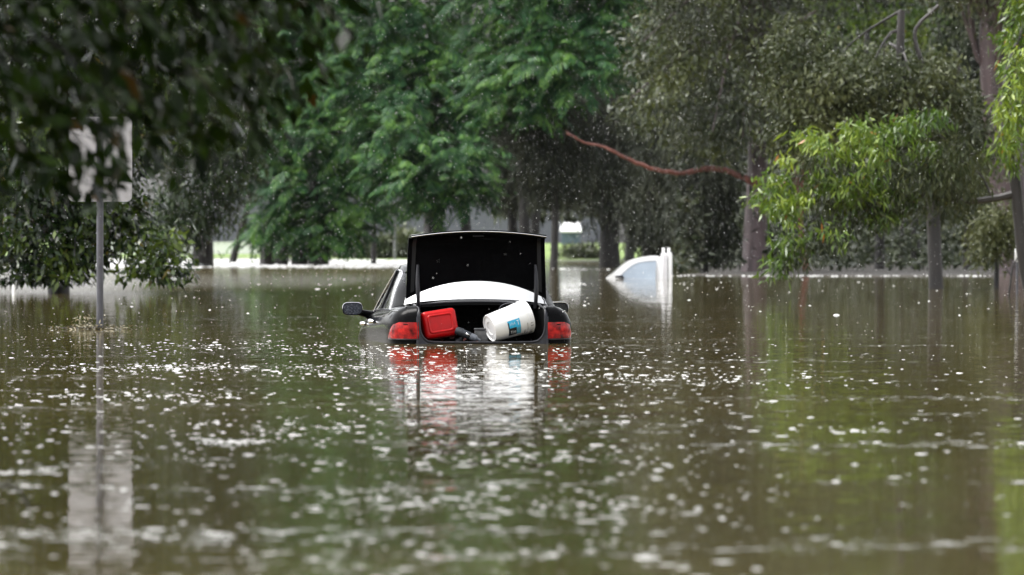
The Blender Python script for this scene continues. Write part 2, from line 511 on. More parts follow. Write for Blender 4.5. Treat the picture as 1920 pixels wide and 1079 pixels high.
def tree(name, label, cat, d, trunk, w, bark, limbs=(), crown=None, leafm=None, group=None, taper=0.55, sub=0):
    """trunk: list of (px,py[,dy]) from the base up; w: trunk width in px; limbs: (points, w0, w1) likewise"""
    pts = px_path(trunk, d)
    base = pts[0].copy(); base.z = -0.9 if ground_z(base.x, base.y) < -0.5 else ground_z(base.x, base.y) - 0.1
    root = empty(name, base)
    tag(root, label, cat, group)
    mb = MB()
    allp = [base] + pts if pts[0].z > base.z + 0.05 else pts
    sp = smooth_path(allp, 18)
    r0 = w / F * d / 2
    rad = [r0 * (1.0 - (1 - taper) * i / 17) * (1.18 if i == 0 else 1) for i in range(18)]
    mb.tube([p - base for p in sp], rad, 12, 0.07)
    for lp, w0, w1 in limbs:
        q = smooth_path(px_path(lp, d), 12)
        mb.tube([p - base for p in q], [(w0 + (w1 - w0) * i / 11) / F * d / 2 for i in range(12)], 7, 0.10)
    # finer boughs from the trunk out into the crown
    if sub and crown is not None:
        top = sp[-1]
        cs = crown[:, 0, :]
        for i in RS.choice(len(cs), sub):
            e = Vector(cs[i]); s0 = sp[random.randint(9, 17)]
            if (e - s0).length < 0.3: continue
            m1 = s0.lerp(e, 0.5) + Vector((random.uniform(-.3, .3), random.uniform(-.3, .3), random.uniform(0, .6)))
            q = smooth_path([s0, m1, e], 7)
            k = r0 * random.uniform(0.16, 0.32)
            mb.tube([p - base for p in q], [k * (1 - 0.8 * i / 6) for i in range(7)], 5, 0.1)
    mb.build('trunk', bark, root)
    if crown is not None:
        leafy('crown', crown, leafm, root)
    return root


# --- jacarandas in the middle (feathery fronds)
TOPJ = [(x, y, 95, 75, dy, 2.0) for x, y, dy in ((520, -60, 2), (700, -110, 0), (860, -90, 1), (600, -220, 2), (780, -260, 1))]
j1 = frond_leaves([(560, 330, 95, 110, 0, 2.2), (640, 230, 95, 90, -1, 2.0), (520, 200, 80, 90, 1, 2.0), (600, 120, 90, 80, 0, 2.2),
                   (508, 390, 40, 60, 0, 1.5), (600, 430, 75, 60, -0.5, 1.6), (660, 380, 60, 55, 0, 1.6), (560, 20, 100, 70, 0, 2)] + TOPJ[:1] + TOPJ[3:4],
                  246, 470, 6, 1.2)
tree('jacaranda_tree', 'many-stemmed jacaranda whose low fronds hang over the dark trunks left of the black car', 'tree', 250,
     [(590, 498), (588, 430), (590, 340), (600, 230), (605, 120)], 42, M['bark_dark'],
     [([(500, 499), (502, 440), (520, 350), (540, 240)], 30, 12), ([(530, 499), (534, 440), (545, 360), (560, 260)], 20, 10),
      ([(562, 499), (560, 430), (566, 340), (640, 220)], 34, 12), ([(606, 499), (612, 440), (640, 360), (670, 260)], 22, 10)], j1, M['jac'], sub=25)
j2 = frond_leaves([(800, 300, 105, 65, -3, 2.4), (730, 240, 80, 70, -2, 2.0), (880, 310, 70, 60, -2, 2.0), (800, 170, 110, 90, 0, 2.4), (700, 140, 80, 80, 0, 2.2),
                   (880, 180, 80, 80, 0, 2), (760, 60, 110, 80, 1, 2.4), (840, 350, 80, 35, -2, 2)] + TOPJ[1:3] + TOPJ[4:],
                  226, 480, 6, 1.2)
tree('jacaranda_tree', 'thick-trunked jacaranda with layered bright green fronds directly behind the raised boot lid', 'tree', 232,
     [(815, 502), (814, 430), (812, 330), (805, 200), (800, 60)], 42, M['bark_dark'],
     [([(875, 500), (873, 420), (868, 340), (840, 240)], 22, 12)], j2, M['jac'], sub=25)
j3 = frond_leaves([(1000, 60, 110, 75, 0, 2.2), (1060, 120, 100, 60, -1, 2.0), (960, 140, 80, 70, 0, 2.0), (1130, 50, 70, 60, 0, 2), (990, 200, 70, 45, 0, 1.8),
                   (1100, -40, 110, 70, 0, 2.2), (960, -60, 100, 80, 0, 2.2), (1040, -150, 110, 80, 0, 2.2)],
                  214, 390, 6, 1.15)
tree('jacaranda_tree', 'jacaranda with spreading upper fronds and bare twigs above the red-brown limb', 'tree', 220,
     [(985, 505), (984, 430), (980, 330), (985, 220), (1010, 90)], 25, M['bark_dark'],
     [([(985, 230), (1040, 175), (1090, 200), (1130, 225)], 8, 3), ([(1040, 150), (1100, 165), (1150, 190), (1185, 192)], 6, 2),
      ([(1000, 160), (1030, 190), (1050, 240), (1105, 245)], 5, 2)], j3, M['jac'], sub=18)

# --- left: glossy dark trees
t1 = crown_leaves([(60, 440, 130, 100, 0, 1.6), (190, 400, 90, 90, 0, 1.4), (40, 300, 140, 110, 0, 1.8), (180, 230, 140, 120, 1, 1.8), (60, 100, 160, 120, 1, 2),
                   (220, 60, 130, 110, 1.5, 1.8), (130, 500, 70, 45, -0.5, 0.9), (290, 480, 52, 45, -1, 0.6), (315, 510, 28, 24, -1, .4), (60, -80, 170, 110, 1, 2), (230, -120, 150, 110, 1, 2), (-60, 200, 120, 220, 1, 2)],
                  106, 1500, 26, 0.20, 0.19, 0.075, 0.7, 0.5)
tree('dense_tree', 'dense dark glossy-leaved tree behind the pale sign, its lowest leaves touching the water', 'tree', 108,
     [(110, 552), (112, 480), (118, 380), (130, 250), (140, 80)], 46, M['bark_dark'], (), t1, M['gloss'], sub=30)
t2 = crown_leaves([(380, 330, 80, 110, 0, 2), (340, 220, 90, 90, 0, 2), (440, 270, 55, 70, -1, 1.6), (330, 420, 60, 50, -0.5, 1.4), (415, 345, 28, 40, 0, 1.2),
                   (400, 120, 110, 110, 1, 2.4), (380, -20, 130, 110, 1, 2.6), (400, -170, 130, 100, 1, 2.4)],
                  228, 1000, 26, 0.36, 0.40, 0.10, 1.0, 0.4)
tree('narrow_leaved_tree', 'tree with thick dark trunk and glinting narrow leaves left of the leaning trunk', 'tree', 232,
     [(380, 501), (381, 450), (384, 380), (390, 250), (395, 100)], 42, M['bark_dark'], (), t2, M['willow'], sub=25)

lt = crown_leaves([(500, 300, 70, 60, 3, 2), (480, 220, 60, 60, 3, 2), (520, 140, 80, 80, 3, 2)], 290, 120, 24, 0.5, 0.5, 0.16, 0.6)
tree('leaning_tree', 'slim dark trunk leaning right in front of the low white wall', 'tree', 290,
     [(437, 489), (447, 450), (457, 415), (475, 340), (490, 250)], 15, M['bark_dark'], (), lt, M['far'], sub=6)

# --- the big gum with the bare red-brown limb, right of centre
bg = crown_leaves([(1320, 120, 110, 70, 0, 2.2), (1250, 200, 90, 60, 0, 2), (1400, 200, 80, 60, -1, 1.8), (1340, 250, 80, 45, 0, 1.6), (1230, 90, 70, 70, 1, 2), (1420, 60, 90, 60, 0, 2),
                   (1330, 20, 140, 60, 0, 2.2), (1300, -110, 160, 90, 0, 2.6), (1440, -100, 120, 90, 0, 2.4)],
                  172, 760, 26, 0.30, 0.24, 0.06, 0.9, 0.4)
big = tree('gum_tree', 'tall gum with a straight pinkish trunk and a bare red-brown limb reaching left', 'tree', 173,
           [(1413, 516), (1416, 440), (1420, 360), (1420, 280), (1424, 180), (1420, 60), (1430, -80)], 46, M['bark_pink'],
           [([(1422, 120), (1400, 90), (1385, 40), (1310, -5)], 14, 7), ([(1421, 70), (1450, 46), (1490, 44), (1530, 20)], 12, 5),
            ([(1421, 190), (1432, 130), (1428, 75)], 10, 6)], bg, M['olive'], taper=0.42, sub=22)
lb = MB()
q = smooth_path(px_path([(1418, 345), (1385, 328), (1335, 316), (1268, 325), (1200, 308), (1135, 277), (1098, 268), (1062, 250)], 172.6), 30)
q = [p + Vector((0, random.gauss(0, .012), random.gauss(0, .012))) for p in q]
lb.tube([p - big.location for p in q], [(12.5 - 8.5 * i / 29) / F * 173 / 2 * random.uniform(.92, 1.08) for i in range(30)], 9, 0.10)
for k_, ex_, ez_ in ((19, -.5, .35), (27, -.4, .3)):
    a_ = q[k_] - big.location
    lb.tube(smooth_path([a_, a_ + Vector((ex_ * .5, .05, ez_ * .4)), a_ + Vector((ex_, .1, ez_))], 7), [.024, .02, .017, .014, .011, .008, .005], 5, .1)
tag(lb.build('limb', M['bark_red'], big), 'bare red-brown limb sweeping left')

# --- grey-green gum on the right
g1 = crown_leaves([(1520, 160, 90, 60, 0, 1.4), (1600, 145, 90, 50, 0, 1.5), (1700, 170, 110, 70, 0, 1.6), (1560, 220, 100, 50, 0, 1.4), (1650, 240, 110, 50, 0.4, 1.5),
                   (1800, 250, 80, 70, 0.5, 1.4), (1800, 330, 80, 55, 0.5, 1.2), (1480, 90, 60, 50, 0, 1.2), (1755, 150, 45, 55, 0.4, 1.2), (1745, 390, 60, 24, 0.3, 1.0), (1480, 250, 45, 40, 0, 1)],
                  117, 820, 26, 0.19, 0.16, 0.05, 0.7, 0.3)
tree('gum_tree', 'grey-green gum whose lone dark trunk stands in the water right of the lime-green branch', 'tree', 117,
     [(1755, 545), (1753, 480), (1750, 400), (1745, 310), (1720, 210), (1690, 120), (1690, 20)], 31, M['bark_grey'],
     [([(1745, 320), (1700, 250), (1640, 200), (1560, 170)], 12, 4), ([(1735, 260), (1780, 200), (1800, 120)], 10, 4),
      ([(1640, 200), (1560, 172), (1470, 158)], 5, 2), ([(1720, 210), (1730, 130), (1715, 60), (1760, 10)], 12, 6)], g1, M['gum'], taper=0.45, sub=12)

# --- tree at the right edge with the lime-green drooping branch
tufts = [(1462, 335), (1488, 292), (1520, 258), (1560, 243), (1600, 238), (1622, 268), (1655, 292), (1690, 228), (1722, 212), (1756, 218), (1700, 262), (1640, 325), (1585, 330), (1530, 335), (1470, 400), (1505, 420),
         (1452, 372), (1560, 385), (1625, 372), (1540, 290), (1590, 290), (1500, 365), (1676, 350), (1742, 262), (1655, 410), (1560, 430), (1480, 440), (1740, 300)]
g2 = crown_leaves([(x_ + RS.normal() * 8, y_ + RS.normal() * 8, RS.uniform(22, 42), RS.uniform(12, 19), RS.normal() * .3, .34) for x_, y_ in tufts] + [(1463, 470, 15, 34, -.1, .2), (1455, 500, 14, 16, 0, .15), (1486, 460, 18, 22, 0, .2),
                   (1905, 190, 36, 70, -.5, .6), (1900, 280, 28, 50, -.5, .5), (1950, 100, 80, 120, 0, 1), (2000, -60, 120, 120, 0, 1.2), (2040, 250, 90, 110, 0, 1.2)],
                  98, 600, 24, 0.11, 0.185, 0.040, 1.2, 0.45)
g2b = crown_leaves([(1690, 330, 70, 50, 0.2, .7), (1790, 290, 50, 60, 0.2, .7), (1560, 330, 80, 50, .3, .5), (1730, 350, 60, 50, .2, .6), (1640, 390, 60, 30, 0.2, .6), (1600, 380, 60, 40, .3, .5), (1560, 440, 40, 26, .2, .4), (1500, 470, 20, 24, .1, .3), (1800, 330, 50, 50, .2, .5)],
                   98, 190, 22, 0.16, 0.18, 0.034, 1.4, 0.3)
gt2 = tree('gum_tree', 'gum at the right edge with a long branch of lime-green drooping leaves', 'tree', 98.5,
     [(1932, 556), (1918, 480), (1912, 420), (1902, 330), (1886, 255), (1890, 150), (1930, 30)], 27, M['bark_grey'],
     [([(1910, 362), (1860, 374), (1800, 378), (1745, 366), (1690, 368), (1610, 350), (1520, 330)], 15, 4),
      ([(1690, 368), (1640, 330), (1590, 280)], 6, 2), ([(1740, 366), (1740, 310), (1715, 250)], 6, 2), ([(1600, 350), (1540, 400), (1480, 450)], 5, 2), ([(1790, 372), (1770, 320), (1790, 270)], 5, 2), ([(1650, 360), (1660, 400), (1640, 420)], 4, 2), ([(1560, 345), (1510, 330), (1460, 340)], 4, 1.5), ([(1860, 374), (1840, 330), (1800, 300)], 5, 2)],
     g2, M['lime'], taper=0.6, sub=0)
tag(leafy('dull_leaves', g2b, M['gum'], gt2), 'dull grey-green leaves')  # duller grey-green leaves among the lime tufts

# --- huge old gum top right, behind the others
g3 = crown_leaves([(1800, -60, 160, 80, 0, 2.4), (1950, -40, 160, 100, 0, 2.6), (1880, -190, 220, 120, 0, 3), (2040, 120, 120, 120, 0, 2.4), (1700, -120, 120, 90, 0, 2.4)],
                  168, 700, 24, 0.32, 0.2, 0.055, 0.8, 0.4)
tree('old_gum', 'huge old gum with a broad streaked pinkish trunk rising out of the top right corner', 'tree', 169,
     [(1905, 517), (1895, 420), (1885, 300), (1872, 160), (1868, 60), (1876, -60)], 70, M['bark_pink'],
     [([(1868, 150), (1835, 110), (1822, 50), (1818, -30)], 14, 10), ([(1880, 90), (1905, 30), (1935, -40)], 34, 26)], g3, M['gum'], taper=0.95, sub=18)

# --- trunks standing in the flooded wood: (px, row of the waterline, width, top row, lean, bark, material, crown blobs, label)
rows = [
    (1038, 504, 17, 250, 4, 'bark_grey', 'oak', [(1030, 320, 60, 60), (1010, 230, 70, 60), (1060, 250, 60, 60)], 'grey she-oak trunk standing just right of the raised boot lid'),
    (1143, 501, 42, 180, 0, 'bark_dark', 'oak', [(1140, 360, 80, 60), (1100, 300, 80, 60), (1190, 300, 80, 60), (1140, 200, 90, 80)], 'stout black trunk left of the half-sunk white ute'),
    (1215, 505, 30, 200, 10, 'bark_dark', 'oak', [(1230, 380, 60, 70), (1260, 300, 70, 60), (1230, 440, 45, 40), (1250, 220, 80, 60)], 'dark bushy she-oak right behind the ute cab'),
    (1320, 513, 16, 220, -6, 'bark_dark', 'oak', [(1310, 400, 50, 60), (1330, 330, 60, 50), (1340, 460, 35, 35), (1310, 270, 60, 40)], 'thin she-oak between the ute and the tall pinkish gum'),
    (1512, 515, 13, 330, -14, 'bark_red', 'olive', [(1500, 250, 70, 60), (1530, 180, 70, 60)], 'small red-barked tree leaning under the lime-green branch'),
    (1648, 511, 20, 200, 4, 'bark_dark', 'olive', [(1640, 250, 70, 70), (1600, 330, 60, 50), (1660, 150, 80, 70)], 'first dark trunk right of the red-barked tree in the flooded wood'),
    (1690, 509, 11, 260, 3, 'bark_grey', 'olive', [(1690, 320, 50, 50), (1690, 240, 60, 50)], 'slender pale grey trunk between two dark trunks in the flooded wood'),
    (1718, 510, 21, 180, -4, 'bark_dark', 'olive', [(1710, 280, 70, 70), (1720, 180, 80, 70)], 'dark trunk just left of the lone trunk in the water'),
    (1812, 512, 16, 220, 6, 'bark_grey', 'gum', [(1820, 390, 40, 40), (1810, 300, 70, 60), (1830, 220, 70, 60)], 'bluish-grey trunk in the mist right of the lone trunk in the water'),
    (1868, 540, 12, 420, 10, 'bark_dark', 'gum', [(1862, 455, 32, 35), (1880, 420, 30, 30)], 'sapling with pale leaves standing in the water near the white marker'),
    (700, 494, 12, 330, 2, 'bark_grey', 'olive', [(700, 400, 20, 20), (690, 300, 80, 60), (710, 200, 90, 80)], 'slim trunk rising from the white water left of the boot lid'),
    (960, 500, 22, 240, 2, 'bark_dark', 'oak', [(950, 350, 40, 40), (960, 280, 70, 60), (985, 220, 80, 60)], 'dark trunk hidden low behind the right end of the boot lid'),
]
for px, py, w, top, lean, bk, lf, bl, lab in rows:
    d = min(dist(py), 262) if py < 505 else dist(py)
    k = d / 150.0
    V = crown_leaves([(b[0], b[1], b[2], b[3], 0.0, b[2] / F * d) for b in bl], d, 60 * len(bl), 24 if lf != 'oak' else 44, 0.22 * k + .05,
                     (0.13 if lf != 'oak' else 0.26) * k + .05, (0.045 if lf != 'oak' else 0.028) * k + .008, 0.9 if lf != 'oak' else 1.5, 0.3)
    tree('sheoak_tree' if lf == 'oak' else 'flooded_tree', lab, 'tree', d,
         [(px, HY + F * H / d), (px + lean * .3, HY + 20), (px + lean, (HY + top) / 2), (px + lean * 1.3, top)], w, M[bk], (), V, M[lf], sub=10)

# --- back rows: trees that close the view
back = [
    (250, 'dark tree filling the gap behind the narrow-leaved tree', 262, [(300, 200, 120, 140), (420, 60, 130, 130), (300, -60, 140, 130), (420, -200, 150, 110)], 'far', 330),
    (520, 'dark tree standing behind the many-stemmed jacaranda', 262, [(560, 240, 130, 110), (640, 120, 120, 110), (560, -20, 150, 120), (600, -180, 150, 110)], 'far', 520),
    (845, 'dark tree standing behind the jacaranda above the boot lid', 262, [(760, 260, 110, 70), (860, 240, 110, 90), (820, 120, 140, 110), (820, -30, 150, 120), (840, -190, 150, 110)], 'far', 800),
    (1010, 'olive tree in the back row behind the bare jacaranda twigs', 270, [(1000, 260, 100, 80), (960, 330, 50, 60), (1040, 150, 120, 100), (1010, 10, 140, 120), (1020, -150, 150, 110)], 'oak', 1000),
    (1180, 'grey she-oak in the back row above the red-brown limb', 275, [(1150, 330, 100, 70), (1110, 260, 100, 80), (1200, 200, 110, 90), (1180, 60, 130, 120), (1190, -110, 160, 130)], 'oak', 1180),
    (1330, 'grey she-oak in the back row left of the tall pinkish gum', 280, [(1300, 380, 90, 80), (1340, 260, 110, 90), (1320, 130, 120, 100), (1330, -20, 140, 120), (1330, -180, 160, 110)], 'oak', 1330),
    (1480, 'olive tree in the back row right of the tall pinkish gum', 240, [(1470, 380, 80, 90), (1500, 250, 90, 90), (1480, 110, 110, 90), (1500, -40, 120, 100), (1480, -190, 150, 100)], 'olive', 1480),
    (1600, 'lime-tinged tree showing bright leaves between dark limbs at the top right', 250, [(1600, 60, 70, 50), (1680, 50, 60, 50), (1740, 60, 50, 50), (1620, 140, 70, 50), (1590, -60, 120, 80), (1700, -120, 130, 90)], 'lime', 1640),
    (1660, 'olive tree in the back row behind the lime-green branch', 235, [(1620, 370, 100, 80), (1680, 280, 100, 80), (1590, 250, 80, 70)], 'olive', 1620),
    (1830, 'dim tree in the back row at the misty right edge', 225, [(1790, 400, 80, 80), (1880, 360, 90, 90), (1830, 260, 100, 80), (1900, 180, 110, 100), (1860, 40, 120, 110), (1850, -130, 160, 110)], 'far', 1830),
]
for px, lab, d, bl, lf, bx in back:
    area = sum(b[2] * b[3] for b in bl)
    V = crown_leaves([(b[0], b[1], b[2], b[3], 0.0, b[2] / F * d * 0.7) for b in bl], d, int(area / 95), 26, 0.45, 0.34, 0.10 if lf != 'oak' else 0.05, 0.8, 0.5)
    tree('background_tree', lab, 'tree', d, [(bx, HY + F * H / d - 6), (bx + 4, 400), (bx - 4, 250), (bx + 6, 60)], 20, M['bark_dark'], (), V, M[lf], sub=14)

# --- the far wood that closes the view behind them
fw = []
n = 64000
yy = RS.uniform(290, 340, n); uu = RS.uniform(930, 2150, n); zt = RS.rand(n)
zz = 0.2 + zt * 24
X = (uu - 960) / F * yy
P = np.stack([X, yy, zz], 1)
keep = ~((uu < 1262) & (zz < 2.6))
P = P[keep]; n = len(P)
A = RS.normal(size=(n, 3)) - UP * 0.5; Nn = RS.normal(size=(n, 3)) * .7 + UP
fw = kites(P, A, Nn, 0.75 * (0.6 + 0.8 * RS.rand(n)), 0.34 * (0.6 + 0.8 * RS.rand(n)))
# shadowy scrub under the flooded wood on the right
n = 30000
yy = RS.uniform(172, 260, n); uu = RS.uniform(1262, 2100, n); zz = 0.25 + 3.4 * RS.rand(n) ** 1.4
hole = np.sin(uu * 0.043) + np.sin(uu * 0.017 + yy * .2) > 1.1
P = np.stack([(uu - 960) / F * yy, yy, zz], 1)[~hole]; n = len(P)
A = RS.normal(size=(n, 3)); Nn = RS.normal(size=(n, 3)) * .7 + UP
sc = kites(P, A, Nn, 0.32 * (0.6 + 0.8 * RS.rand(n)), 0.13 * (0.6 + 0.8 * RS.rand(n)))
tag(quads_mesh('far_wood', fw, M['far']), 'dim wood closing the view behind the tree trunks', 'wood', kind='stuff')
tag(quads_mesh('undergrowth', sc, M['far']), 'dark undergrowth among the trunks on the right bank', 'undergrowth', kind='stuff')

# --- shrubs on the bank left of the boot lid
for i, (px, pz, w, h, lab) in enumerate([
        (645, 462, 30, 24, 'rounded olive shrub at the left end of the bank hedge'),
        (688, 468, 26, 18, 'low pale shrub second from the left on the bank'),
        (722, 466, 24, 20, 'small grey-green shrub beside the distant sign pole'),
        (762, 458, 26, 28, 'taller dark shrub right of the distant sign pole'),
        (1090, 477, 40, 10, 'low dark shrub on the grass bank right of the grey trunk')]):
    d = 338
    V = crown_leaves([(px, pz, w, h, 0, 0.8)], d, 90, 24, 0.25, 0.30, 0.13, 0.1, 0.6, zmin=0.05)
    c = W(px, 482, d); c.z = ground_z(c.x, c.y)
    r = empty('shrub', c); tag(r, lab, 'shrub', 'shrubs on the bank')
    leafy('foliage', V, M['bush'], r)
    s = MB(); s.tube([(0, 0, -.1), (.05, 0, .5), (0.1, 0, 1.0)], [.05, .04, .02], 6); s.tube([(0, 0, .2), (-.3, 0, .8)], [.03, .015], 5)
    s.build('stem', M['bark_dark'], r)

# ---------------------------------------------------------------- far buildings
def at(px, py, d): return W(px, py, d)


b0 = at(330, 460, 462); b1 = at(1150, 460, 462)
gb = empty('long_building', ((b0.x + b1.x) / 2, 466, 0.9)); tag(gb, 'long low lavender-grey building on the far bank behind the trees', 'building')
L_ = b1.x - b0.x
m = MB(); m.box((0, 0, 2.1), (L_, 9, 4.4)); m.build('wall', M['wall_grey'], gb, smooth=False)
m = MB()
m.add([(-L_ / 2 - .4, -5, 4.3), (L_ / 2 + .4, -5, 4.3), (L_ / 2 + .4, 0, 5.6), (-L_ / 2 - .4, 0, 5.6), (-L_ / 2 - .4, 5, 4.3), (L_ / 2 + .4, 5, 4.3),
       (-L_ / 2 - .4, -5, 4.45), (L_ / 2 + .4, -5, 4.45), (L_ / 2 + .4, 0, 5.75), (-L_ / 2 - .4, 0, 5.75), (-L_ / 2 - .4, 5, 4.45), (L_ / 2 + .4, 5, 4.45)],
      [(0, 1, 2, 3), (3, 2, 5, 4), (6, 9, 8, 7), (9, 10, 11, 8), (0, 6, 7, 1), (4, 5, 11, 10), (0, 3, 9, 6), (3, 4, 10, 9), (1, 7, 8, 2), (2, 8, 11, 5)])
m.build('roof', M['roof_grey'], gb, smooth=False)
m = MB(); m.box((0, -5.08, 4.36), (L_ + .8, .14, .16)); m.build('gutter', M['roof_grey'], gb, smooth=False)

w0 = at(150, 459, 425); w1 = at(600, 459, 425)
lw = empty('low_wall', ((w0.x + w1.x) / 2, 425, .55)); tag(lw, 'low white rendered wall on the far bank left of the jacaranda trunks', 'wall')
m = MB(); m.box((0, 0, 0), (w1.x - w0.x, .25, 1.0)); m.build('wall_face', M['wall_white'], lw, smooth=False)
m = MB(); m.box((0, 0, .52), (w1.x - w0.x + .1, .34, .09)); m.build('coping', M['wall_white'], lw, smooth=False)

for px, wpx, lab in [(1070, 40, 'small blue-grey shed with bright white roof between the grey trunk and the black trunk'),
                     (1226, 32, 'small pale-roofed shed half hidden by the she-oak behind the ute')]:
    d = 425; c = W(px, 462, d); c.z = ground_z(c.x, c.y)
    r = empty('shed', c); tag(r, lab, 'shed', 'sheds on the far bank')
    hw = wpx / F * d / 2
    m = MB(); m.box((0, 1.0, .45), (hw * 1.75, 2.0, 1.1)); m.build('wall', M['blue'], r, smooth=False)
    m = MB(); m.add([(-hw, -.3, .98), (hw, -.3, .98), (hw * .86, 1.6, 1.62), (-hw * .86, 1.6, 1.62), (-hw, 2.3, .98), (hw, 2.3, .98)],
                    [(0, 1, 2, 3), (3, 2, 5, 4), (0, 3, 4), (1, 5, 2), (0, 4, 5, 1)]); m.build('roof', M['wall_white'], r, smooth=False)
    m = MB(); m.box((0, -.33, .93), (hw * 2.05, .06, .14)); m.build('fascia', M['wall_white'], r, smooth=False)

# ---------------------------------------------------------------- signs and posts
d = dist(618); p = W(188, 618, d)
sg = empty('road_sign', (p.x, d, -.8)); tag(sg, 'large pale rectangular sign on a grey pole standing in the flood at the left', 'sign')
k = d / F
m = MB(); top = (618 - 222) * k + .8; m.tube([(0, -.045, 0), (0, -.045, top)], 6.4 * k, 14); m.build('pole', M['galv'], sg)
m = MB(); zc = (618 - 299) * k + .8; wd, hh, rr = 119 * k / 2, 159 * k / 2, .06
ring = []
for cx, cz, a0 in ((wd - rr, hh - rr, 0), (-wd + rr, hh - rr, 90), (-wd + rr, -hh + rr, 180), (wd - rr, -hh + rr, 270)):
    for a in range(0, 91, 15): ring.append((cx + rr * math.cos(R(a0 + a)), cz + rr * math.sin(R(a0 + a))))
nr = len(ring)
m.add([(x, 0.012, zc + z) for x, z in ring] + [(x, 0.016, zc + z) for x, z in ring],
      [tuple(range(nr)), tuple(range(2 * nr - 1, nr - 1, -1))] + [(i, (i + 1) % nr, nr + (i + 1) % nr, nr + i) for i in range(nr)])
m.build('sign_plate', M['sign'], sg, auto=30)
for zz in (.28, -.28):
    m = MB(); m.box((0, -.02, zc + zz), (.16, .075, .03)); m.build('bracket', M['galv'], sg, smooth=False)

d = 335; p = W(741, 487, d)
s2 = empty('road_sign', (p.x, d, ground_z(p.x, d) - .3)); tag(s2, 'distant sign with a dark square back on a pale pole behind the boot lid', 'sign')
k = d / F; z0 = H - (487 - HY) * k - s2.location.z
m = MB(); m.tube([(0, 0, 0), (0, 0, z0 + 105 * k)], 3.2 * k, 10); m.build('pole', plain('grey_pole', (.16, .16, .17), .5), s2)
m = MB(); m.box((0, .06, z0 + 94 * k), (19 * k, .03, 27 * k)); m.build('sign_plate', M['bark_grey'], s2, bevel=.01)

d = 104; p = W(1907, 552, d)
s3 = empty('marker_post', (p.x, d, -.6)); tag(s3, 'narrow white marker plate on a pale post at the right edge', 'marker')
k = d / F
m = MB(); m.tube([(0, 0, 0), (0, 0, .6 + 75 * k)], 2.2 * k, 10); m.build('post', M['galv'], s3)
m = MB(); m.box((0, -.05, .6 + 73 * k), (10 * k, .012, 25 * k)); m.build('plate', M['white_plastic'], s3, bevel=.003)
p = W(1892, 553, 103)
s4 = empty('stake', (p.x, 103, -.5)); tag(s4, 'thin dark stick leaning beside the white marker plate', 'stick')
m = MB(); m.tube([(-.05, 0, 0), (0, 0, .55), (.06, 0, 1.0), (.2, .02, 1.25)], [.02, .02, .016, .012], 7, .1); m.tube([(.03, 0, .85), (-.1, 0, 1.05)], [.012, .006], 6); m.build('stick', M['bark_dark'], s4)

d = dist(546); p = W(27, 546, d)
s5 = empty('white_post', (p.x, d, -.5)); tag(s5, 'short white post in the water at the left edge', 'post')
k = d / F
m = MB(); m.tube([(0, 0, 0), (0, 0, .5 + 34 * k), (0, 0, .5 + 36 * k)], [4.2 * k, 4.2 * k, 2.5 * k], 12); m.build('shaft', M['white_plastic'], s5)
m = MB(); m.tube([(0, 0, .5 + 28 * k), (0, 0, .5 + 31 * k)], 4.8 * k, 12); m.build('band', M['galv'], s5)

# ---------------------------------------------------------------- the black sedan with its boot open
G = 0.68                                       # depth of the water at the car
car = empty('sedan', (-0.27, 52.0, -G), R(5.6))
tag(car, 'black sedan sunk to its boot sill with the boot lid standing open', 'car')


def cz(p): return (p[0], p[1], p[2] + G)       # (v right, u forward, w above water) -> local


OUT = [(0.0, .600), (0.0, .655), (.02, .72), (.07, .785), (.16, .825), (.35, .850), (.7, .868), (1.2, .885), (2.0, .900), (2.8, .897), (3.5, .885), (4.1, .86), (4.5, .78), (4.7, .62), (4.78, .35), (4.79, .02)]
outl = catmull(OUT, 64)
outn = []
for i in range(64):
    a = outl[max(i - 1, 0)]; b = outl[min(i + 1, 63)]
    t = np.array([b[0] - a[0], b[1] - a[1]]); t /= np.linalg.norm(t) + 1e-9
    nrm = np.array([t[1] * -1, t[0]])          # outward (u,v): curve runs forward with v positive
    outn.append(nrm)
outn[0] = outn[1] = np.array([-1.0, 0.0])


def w_sh(u): return float(np.interp(u, [0, .6, 1.0, 2.0, 2.9, 3.4, 4.0, 4.5, 4.8], [.345, .345, .325, .300, .262, .20, .09, -.03, -.12]))


SEC = [(-.75, .05), (-.45, .012), (-.30, 0), (-.17, 0), (-.13, .006), (-.085, .026), (-.05, .055), (-.02, .10), (0, .165)]


def body_pt(i, k):
    u, v = outl[i]; n = outn[i]; dw, ins = SEC[k]
    soft = 0.45 if u < .02 and v < .68 else 1.0
    return (v - n[1] * ins * soft, u - n[0] * ins * soft, w_sh(u) + dw)


for s in (-1,):
    pass
bd = MB()
for s in (-1, 1):
    rows_ = [[cz((s * body_pt(i, k)[0], body_pt(i, k)[1], body_pt(i, k)[2])) for k in range(len(SEC))] for i in range(64)]
    bd.grid(rows_, flip=(s > 0))
    # deck strip beside the boot opening
    idx = [i for i in range(64) if outl[i][0] < .72]
    bd.grid([[cz((s * body_pt(i, 8)[0], body_pt(i, 8)[1], body_pt(i, 8)[2])),
              cz((s * .60, min(body_pt(i, 8)[1], .66), body_pt(i, 8)[2] - .004)), cz((s * .578, min(body_pt(i, 8)[1], .66), body_pt(i, 8)[2] - .03))] for i in idx])
    # bonnet half
    idx = [i for i in range(64) if outl[i][0] > 3.0]
    bd.grid([[cz((s * body_pt(i, 8)[0] * f, body_pt(i, 8)[1], body_pt(i, 8)[2] + .03 * (1 - f * f))) for f in (1, .7, .35, 0)] for i in idx])
    # sill under the side windows
    idx = [i for i in range(64) if .60 < outl[i][0] < 3.2]
    bd.grid([[cz((s * body_pt(i, 8)[0], body_pt(i, 8)[1], body_pt(i, 8)[2])), cz((s * .62, body_pt(i, 8)[1], body_pt(i, 8)[2] - .02))] for i in idx])
bd.build('body', M['paint'], car, weld=True, auto=50)

